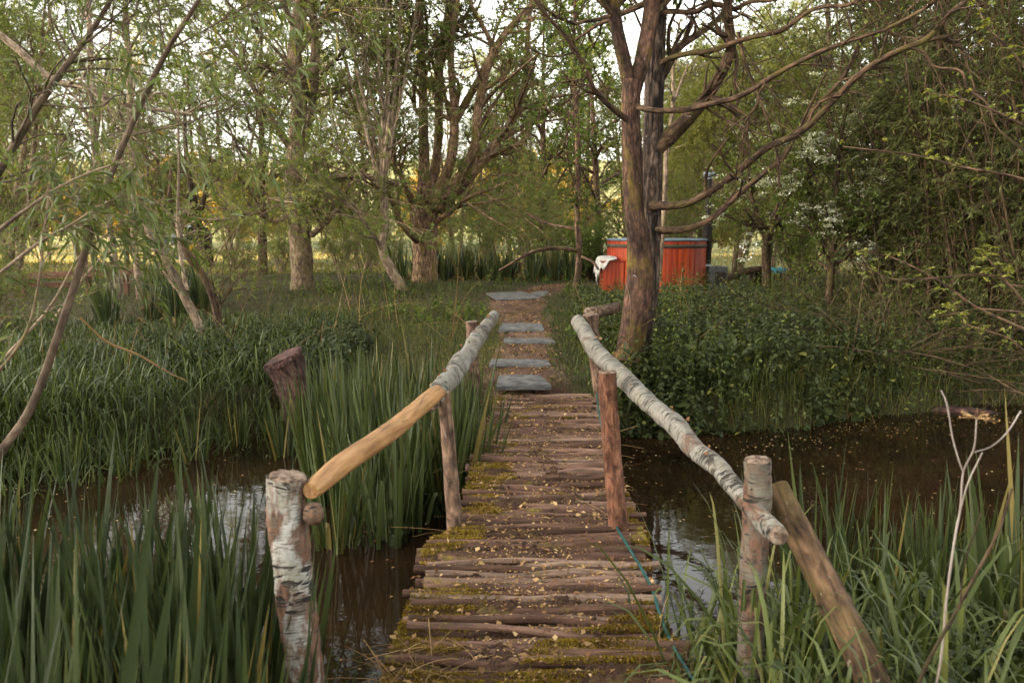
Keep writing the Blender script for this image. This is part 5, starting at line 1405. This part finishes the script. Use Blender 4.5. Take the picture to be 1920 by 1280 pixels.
# long dry reed over the left bank water
p, R = pix([(150, 595, 4, 7.6), (200, 640, 4, 7.6), (260, 665, 4, 7.5), (320, 700, 3, 7.4), (352, 715, 2, 7.3)], 20)
mb = MB(); tubes(mb, p, R, 6, r); tag(mb.build('dry_reed', M['dry']), 'single long dry reed bent over the left bank growth', 'dead stem')

# ------------------------------------------------------------------ hot tub group
tc_ = P(1232, 470, 16.6); tx, ty = tc_[0], tc_[1]; tz = float(ground(tx, ty)) - .04
tub = thing('hot_tub', (tx, ty, tz), 'round hot tub of red stained staves with dark hoops and grey cover', 'hot tub')
TR = 1.03; TH_ = 1.6 - tz + P(1232, 443, 16.6)[2] - 1.6
TH_ = P(1290, 450, 15.7)[2] - tz
mb = MB(); n = 52
for k in range(n):
    a0 = 2 * PI * k / n; a1 = 2 * PI * (k + 1) / n - .006; aa = np.linspace(a0, a1, 4)
    rr_ = TR + np.array([-.008, 0, 0, -.008]) + RNG(k).normal(0, .002)
    V = []
    for z in (0, TH_ * .33, TH_ * .66, TH_): V.append(np.stack([np.cos(aa) * rr_, np.sin(aa) * rr_, np.full(4, z)], 1))
    q = [[i * 4 + j, i * 4 + j + 1, i * 4 + 5 + j, i * 4 + 4 + j] for i in range(3) for j in range(3)]
    v = np.vstack(V); mb.add(v, q, tc=np.stack([np.full(16, k * .37), v[:, 0] * 0 + np.tile(aa, 4), v[:, 2]], 1), rn=RNG(k + 9).uniform(0, 1))
lathe(mb, [(TR - .012, .0), (TR - .012, TH_)], 52); mb.build('stave_panel', M['red_wood'], tub)
for z, h in ((TH_ - .16, .075), (.10, .06)):
    mb = MB(); lathe(mb, [(TR, z), (TR + .008, z + .003), (TR + .008, z + h - .003), (TR, z + h)], 64); mb.build('hoop', M['steel_band'], tub)
mb = MB(); lathe(mb, [(.01, TH_ + .03), (.5, TH_ + .028), (TR - .05, TH_ + .022), (TR + .01, TH_ + .016), (TR + .022, TH_ - .005), (TR + .012, TH_ - .022)], 56); mb.build('cover', M['vinyl'], tub)
# step unit with towel
sx, sy = P(1146, 500, 16.1)[0], 16.1; sz = float(ground(sx, sy)) - .03
stp = thing('tub_step', (sx, sy, sz), 'low red wooden step box at the left side of the hot tub', 'step')
sh = P(1146, 487, 16.1)[2] - sz
mb = MB()
for k in range(5): box(mb, (-.16 + k * .085, -.21, sh * .47), (.08, .02, sh * .92), rn=RNG(k).uniform(0, 1))
box(mb, (-.2, 0, sh * .47), (.02, .4, sh * .92), rn=.3); box(mb, (.225, 0, sh * .47), (.02, .4, sh * .92), rn=.6)
o = mb.build('side_panel', M['red_wood'], stp, smooth=False)
for k in range(3):
    mb = MB(); box(mb, (.01, -.15 + k * .15, sh * .96), (.5, .135, .028), rn=RNG(30 + k).uniform(0, 1)); o = mb.build('tread', M['red_wood'], stp, smooth=False); bevel(o, .006)
mb = MB(); r = RNG(33)
U = np.linspace(0, 1, 26); Vv = np.linspace(-.5, .5, 18)
arc = np.array([[-.31, -.24], [-.30, -.16], [-.285, -.08], [-.255, .015], [-.2, .05], [-.1, .06], [0, .055], [.08, .04]]); sp = spline(arc, 26)
grid = np.zeros((26, 18, 3))
for i_ in range(26):
    for j_ in range(18):
        wv = .012 * math.sin(j_ * 1.3 + i_ * .4) + .008 * math.sin(j_ * 2.7)
        wt = float(np.clip((24 - i_) / 10, .1, 1)); fr_ = max(0., -.14 - Vv[j_])
        grid[i_, j_] = (sp[i_, 0] - abs(wv) * (i_ < 9), max(Vv[j_] * .52, -.245) - .03 + .012 * math.sin(i_ * .7), -.62 * fr_ * wt * (1 + .25 * math.sin(i_ * .9)) + sp[i_, 1] + sh * .98 + wv * .8 + .012 + (.03 * math.sin(j_ * .8) if i_ < 3 else 0))
i = (np.arange(25) * 18)[:, None]; j = np.arange(17)[None]
mb.add(grid.reshape(-1, 3) + [sx, sy, sz], np.stack([i + j, i + j + 1, i + 18 + j + 1, i + 18 + j], -1))
o = mb.build('towel', M['cloth'], off=(sx, sy, sz)); o.location = (sx, sy, sz); m = o.modifiers.new('solid', 'SOLIDIFY'); m.thickness = .015
tag(o, 'white towel draped over the red tub step', 'towel')
# stove and flue
vx, vy = P(1342, 500, 16.2)[0], 16.2; vz = float(ground(vx, vy)) - .04
stv = thing('wood_stove', (vx, vy, vz), 'grey outdoor stove box with tall capped flue beside the hot tub', 'stove')
vh = P(1342, 499, 16.2)[2] - vz; fx = P(1328, 400, 16.2)[0] - vx
mb = MB(); box(mb, (0, 0, vh * .5), (.37, .5, vh)); o = mb.build('firebox', M['stove_metal'], stv, smooth=False); bevel(o, .02)
mb = MB(); box(mb, (.03, -.262, vh * .6), (.22, .02, vh * .45)); o = mb.build('door', M['pipe_metal'], stv, smooth=False); bevel(o, .008)
mb = MB(); lathe(mb, [(.10, vh), (.10, vh + .02), (.075, vh + .03), (.075, vh + .05)], 24, (fx, 0, 0)); mb.build('flange', M['cowl_metal'], stv)
ft = P(1325, 332, 16.2)[2] - vz
mb = MB(); lathe(mb, [(.055, vh + .03), (.055, ft)], 24, (fx, 0, 0)); mb.build('flue_pipe', M['pipe_metal'], stv)
gz1 = P(1328, 412, 16.2)[2] - vz
mb = MB()
for k in range(28):
    a = 2 * PI * k / 28
    for sg in (1, -1):
        zz = np.linspace(vh + .06, gz1, 16); aa = a + sg * (zz - vh) * 2.6
        tubes(mb, np.stack([fx + .085 * np.cos(aa), .085 * np.sin(aa), zz], 1), np.full(16, .0035), 4, r)
for z in (vh + .06, gz1): lathe(mb, [(.088, z - .01), (.093, z), (.088, z + .01)], 24, (fx, 0, 0))
mb.build('guard_mesh', M['pipe_metal'], stv)
mb = MB(); tubes(mb, np.array([[fx - .12, 0, ft + .05], [fx - .118, 0, ft + .05], [fx, 0, ft + .05], [fx + .118, 0, ft + .05], [fx + .12, 0, ft + .05]]), np.array([.03, .05, .05, .05, .03]), 20, r, caps=True); lathe(mb, [(.058, ft - .04), (.062, ft), (.05, ft + .03)], 20, (fx, 0, 0)); mb.build('cowl', M['cowl_metal'], stv)
# pale birch sapling in front of the tub
limb_tree('pale_sapling', 'straight pale birch sapling in front of the hot tub', 'tree', [[(1235, 528, 10, 13.5), (1239, 480, 9, 13.5), (1243, 420, 9, 13.5), (1248, 340, 9, 13.5), (1250, 280, 9, 13.5), (1262, 200, 8, 13.5), (1262, 120, 6, 13.5), (1275, 40, 4, 13.5)],
          [(1262, 195, 6, 13.5), (1275, 160, 5, 13.5), (1290, 120, 3, 13.5)]], dict(levels=[(8, .9, .8, .1, .5, .1), (4, .4, .8, 0, .2, .1)], leaf_n=5, leaf_l=.05, leaf_w=.7, rmin=.003), 'bark_pale', 'alder_leaf', 63, .03, 9)
# things right of the stove
bx, by = P(1425, 510, 17.5)[0], 17.5; bz = float(ground(bx, by)) - .02
cr = thing('wooden_crate', (bx, by, bz), 'dark open wooden crate under the hawthorn', 'crate')
hh = P(1425, 502, 17.5)[2] - bz
for nm, c, s_ in (('top_panel', (0, 0, hh), (.34, .4, .025)), ('side_panel', (-.16, 0, hh * .5), (.025, .4, hh * .96)), ('side_panel', (.16, 0, hh * .5), (.025, .4, hh * .96)), ('back_panel', (0, .19, hh * .5), (.29, .02, hh * .9))):
    mb = MB(); box(mb, c, s_, rn=.2); o = mb.build(nm, M['bark_dark'], cr, smooth=False)
gx_, gy_ = P(1458, 508, 17.2)[0], 17.2; gz_ = float(ground(gx_, gy_)) - .02
gt = thing('garden_table', (gx_, gy_, gz_), 'small turquoise topped table right of the dark crate', 'table')
hh = P(1458, 504, 17.2)[2] - gz_
mb = MB(); box(mb, (0, 0, hh), (.27, .3, .05)); box(mb, (0, -.152, hh - .04), (.262, .008, .08)); o = mb.build('tabletop', M['turquoise'], gt, smooth=False); bevel(o, .008)
for sx_ in (-.11, .11):
    for sy_ in (-.12, .12):
        mb = MB(); box(mb, (sx_, sy_, hh * .48), (.025, .025, hh * .95)); mb.build('leg', M['bark_dark'], gt, smooth=False)
mb = MB(); p, R = pix([(1362, 527, 14, 17), (1380, 516, 15, 17.1), (1405, 508, 14, 17.2), (1440, 503, 10, 17.3)], 16); tubes(mb, p, R, 10, r, caps=True, rough=.08)
tag(mb.build('mossy_log', M['bark_mossy']), 'mossy orange-brown log leaning between the stove and the crate', 'log')
# string of small lights
pts = np.array([P(a, b, 15) for a, b in ((1370, 440), (1385, 458), (1393, 463), (1397, 475), (1404, 484), (1410, 478), (1413, 465), (1420, 455), (1440, 446))])
sl = thing('string_light', pts[0], 'short looped string of tiny white bulbs left of the hawthorn trunk', 'string lights')
mb = MB(); sp = spline(pts, 50); tubes(mb, sp, np.full(50, .004), 5, r); mb.build('cable', M['wire'], sl, pts[0])
for k in np.linspace(8, 42, 9).astype(int):
    mb = MB(); lathe(mb, [(.001, -.045), (.012, -.04), (.018, -.025), (.012, -.008), (.007, 0)], 10, sp[k]); mb.build('bulb', M['bulb'], sl, pts[0])

# ------------------------------------------------------------------ left distance: trailer and fence
hx, hy = P(340, 470, 38)[0], 38.; hz_ = float(ground(hx, hy))
ht = thing('horse_trailer', (hx, hy, hz_), 'grey-green horse trailer with pale domed roof seen through the saplings', 'trailer')
ang = -.45; ca, sa = math.cos(ang), math.sin(ang)


def rot(v):
    v = np.asarray(v, float).reshape(-1, 3); return np.stack([v[:, 0] * ca - v[:, 1] * sa, v[:, 0] * sa + v[:, 1] * ca, v[:, 2]], 1)


top = P(320, 421, 38)[2] - hz_
# cross-section extruded along x (length), rear toward +x
W2, zb, zs = .8, .35, top * .68
def tr_shell(x0, x1, prof, nx=5, taper=None):
    V = []
    for x in np.linspace(x0, x1, nx):
        f = 1 if taper is None else taper(x)
        V.append([[x, y_ * f, z] for y_, z in prof])
    K = len(prof); i = (np.arange(nx - 1) * K)[:, None]; j = np.arange(K - 1)[None]
    return rot(np.array(V)), np.stack([i + j, i + j + 1, i + K + j + 1, i + K + j], -1)
fr = lambda x: 1 - .45 * sstep(-.3, -1.25, x)
mb = MB(); mb.add(*tr_shell(-1.25, 1.15, [(-W2, zs), (-W2, zb)], 12, fr)); mb.add(*tr_shell(-1.25, 1.15, [(W2, zb), (W2, zs)], 12, fr)); mb.add(*tr_shell(-1.25, -1.25 - .001, [(-W2, zs), (-W2, zb), (W2, zb), (W2, zs)], 2, fr)); mb.build('body', M['trailer_panel'], ht)
pr = [(W2 * math.cos(t) * 1.01, zs + (top - zs) * math.sin(t)) for t in np.linspace(PI, 0, 15)]
mb = MB(); V, q = tr_shell(-1.25, 1.15, pr, 12, fr); zz = V[:, 2]; mb.add(V, q); mb.build('roof', M['trailer_roof'], ht)
mb = MB(); mb.add(rot([[1.155, -W2, zb], [1.155, W2, zb], [1.155, W2, zs * .92], [1.155, -W2, zs * .92], [1.19, -W2, zb], [1.19, W2, zb], [1.19, W2, zs * .92], [1.19, -W2, zs * .92]]), [[4, 5, 6, 7], [0, 4, 7, 3], [1, 2, 6, 5], [3, 7, 6, 2]]); mb.build('rear_ramp', M['ramp_panel'], ht, smooth=False)
mb = MB(); mb.add(rot([[1.1, -W2 * .97, zs * .9], [1.1, W2 * .97, zs * .9], [1.1, W2 * .9, top * .93], [1.1, -W2 * .9, top * .93]]), [[0, 1, 2, 3]]); mb.build('rear_shade_sheet', M['inside_shade'], ht, smooth=False)  # black sheet painted in for the shade inside the open rear
mb = MB(); mb.add(rot([[1.2, -.62, .75], [1.2, -.22, .75], [1.2, -.22, 1.05], [1.2, -.62, 1.05]]), [[0, 1, 2, 3]]); mb.build('number_plate', M['yellow_plate'], ht, smooth=False)
for sg in (-1, 1):
    c = rot([[.1, sg * (W2 + .02), .3]])[0]
    e = rot([[0, sg, 0]])[0]
    mb = MB(); tubes(mb, np.array([c - e * .09, c - e * .08, c + e * .08, c + e * .09]), np.array([.24, .3, .3, .24]), 20, r, caps=True); mb.build('wheel', M['rubber'], ht)
for sg in (-.5, .5):
    mb = MB(); q_ = rot([[1.2, sg * W2 * 1.9, zb], [1.2, sg * W2 * 1.9, top * .7]]); tubes(mb, q_, np.full(2, .025), 6, r); mb.build('corner_bar', M['cowl_metal'], ht)

fb = P(150, 517, 16.8); fz = float(ground(fb[0], fb[1]))
fe = thing('rail_fence', (fb[0], fb[1], fz), 'low brown post-and-rail fence crossing the left background', 'fence')
off = np.array([fb[0], fb[1], fz])
for py0, py1, x0, x1, w in ((519, 509, -120, 350, 11), (536, 530, 262, 306, 9), (537, 533, -120, 130, 9)):
    p0, p1 = P(x0, py0, 16.6), P(x1, py1, 17.4); n = 10; s = np.linspace(0, 1, n)[:, None]; pp = p0 + (p1 - p0) * s; pp[:, 2] += .01 * np.sin(s[:, 0] * 11)
    h = rad(w, p0) * 2
    V = np.stack([pp + [0, -.02, -h / 2], pp + [0, -.02, h / 2], pp + [0, .02, h / 2], pp + [0, .02, -h / 2]], 1).reshape(-1, 3)
    i = (np.arange(n - 1) * 4)[:, None]; j = np.arange(4)[None]; q = np.stack([i + j, i + (j + 1) % 4, i + 4 + (j + 1) % 4, i + 4 + j], -1).reshape(-1, 4)
    mb = MB(); mb.add(V, np.vstack([q, [[3, 2, 1, 0]], [[4 * n - 4, 4 * n - 3, 4 * n - 2, 4 * n - 1]]]), tc=np.stack([V[:, 1], V[:, 2], V[:, 0]], 1), rn=.5); mb.build('rail', M['rail_wood'], fe, off, smooth=False)
for px in (-90, 40, 165, 235, 305, 346):
    t_ = (px + 120) / 470; p1 = P(px, 519 - 10 * t_ - 5, 16.7 + .8 * t_ + .07); g = float(ground(p1[0], p1[1])) - .1
    mb = MB(); box(mb, ((p1[0]), p1[1], (p1[2] + g) / 2), (.09, .09, p1[2] - g)); mb.build('post', M['rail_wood'], fe, off, smooth=False)
fb = P(1020, 497, 23); fz = float(ground(fb[0], fb[1])); off = np.array([fb[0], fb[1], fz])
fe = thing('low_rail', off, 'low dark timber rail behind the iris band at the field edge', 'fence')
p0, p1 = P(962, 497, 23), P(1140, 495, 23)
mb = MB(); box(mb, (p0 + p1) / 2, (p1[0] - p0[0], .05, .13), rn=.3); mb.build('rail', M['rail_wood'], fe, off, smooth=False)
for px in (975, 1030, 1085, 1130):
    p1 = P(px, 499, 23.06); g = float(ground(p1[0], p1[1])) - .1
    mb = MB(); box(mb, (p1[0], p1[1] + .03, (p1[2] + g) / 2), (.09, .06, p1[2] - g)); mb.build('post', M['rail_wood'], fe, off, smooth=False)

# ------------------------------------------------------------------ light, sky, camera
EL, AZ = math.radians(8.0), math.radians(252)      # azimuth clockwise from +Y: low sun from the left, a little behind
to_sun = Vector((math.sin(AZ) * math.cos(EL), math.cos(AZ) * math.cos(EL), math.sin(EL)))
L = bpy.data.lights.new('sun', 'SUN'); L.energy = 5.0; L.angle = math.radians(.5); L.color = (1, .72, .42)
so = bpy.data.objects.new('sun', L); COL.objects.link(so); so.rotation_euler = to_sun.to_track_quat('Z', 'Y').to_euler(); so.location = to_sun * 60
W = bpy.data.worlds.new('World'); SC.world = W; W.use_nodes = True
nt = W.node_tree; nt.nodes.clear()
out = nt.nodes.new('ShaderNodeOutputWorld'); bg = nt.nodes.new('ShaderNodeBackground'); sky = nt.nodes.new('ShaderNodeTexSky')
sky.sky_type = 'NISHITA'; sky.sun_disc = False; sky.sun_elevation = EL; sky.sun_rotation = AZ; sky.air_density = 1.0; sky.dust_density = 3.0; sky.ozone_density = 1.0
hs = nt.nodes.new('ShaderNodeHueSaturation'); hs.inputs['Saturation'].default_value = .22
nt.links.new(sky.outputs[0], hs.inputs['Color']); warm = nt.nodes.new('ShaderNodeMixRGB'); warm.blend_type = 'MULTIPLY'; warm.inputs['Fac'].default_value = 1; warm.inputs['Color2'].default_value = (1.0, .965, .895, 1)
nt.links.new(hs.outputs[0], warm.inputs['Color1']); nt.links.new(warm.outputs[0], bg.inputs['Color']); bg.inputs['Strength'].default_value = .15
nt.links.new(bg.outputs[0], out.inputs['Surface'])

cd = bpy.data.cameras.new('camera'); co = bpy.data.objects.new('camera', cd); COL.objects.link(co)
co.location = CAM.tolist(); co.rotation_euler = (PI / 2 - PITCH, 0, 0)
cd.sensor_width = 36; cd.lens = 36 * F / 1920; cd.clip_end = 800; cd.clip_start = .05
cd.dof.use_dof = True; cd.dof.focus_distance = 8.0; cd.dof.aperture_fstop = 5.0
SC.camera = co
vs = SC.view_settings; vs.view_transform = 'Standard'; vs.look = 'None'; vs.gamma = 1; vs.use_curve_mapping = False; vs.exposure = 3.3
SC.cycles.use_denoising = True; SC.cycles.max_bounces = 7; SC.cycles.diffuse_bounces = 4; SC.cycles.glossy_bounces = 3; SC.cycles.transmission_bounces = 4; SC.cycles.sample_clamp_indirect = 6
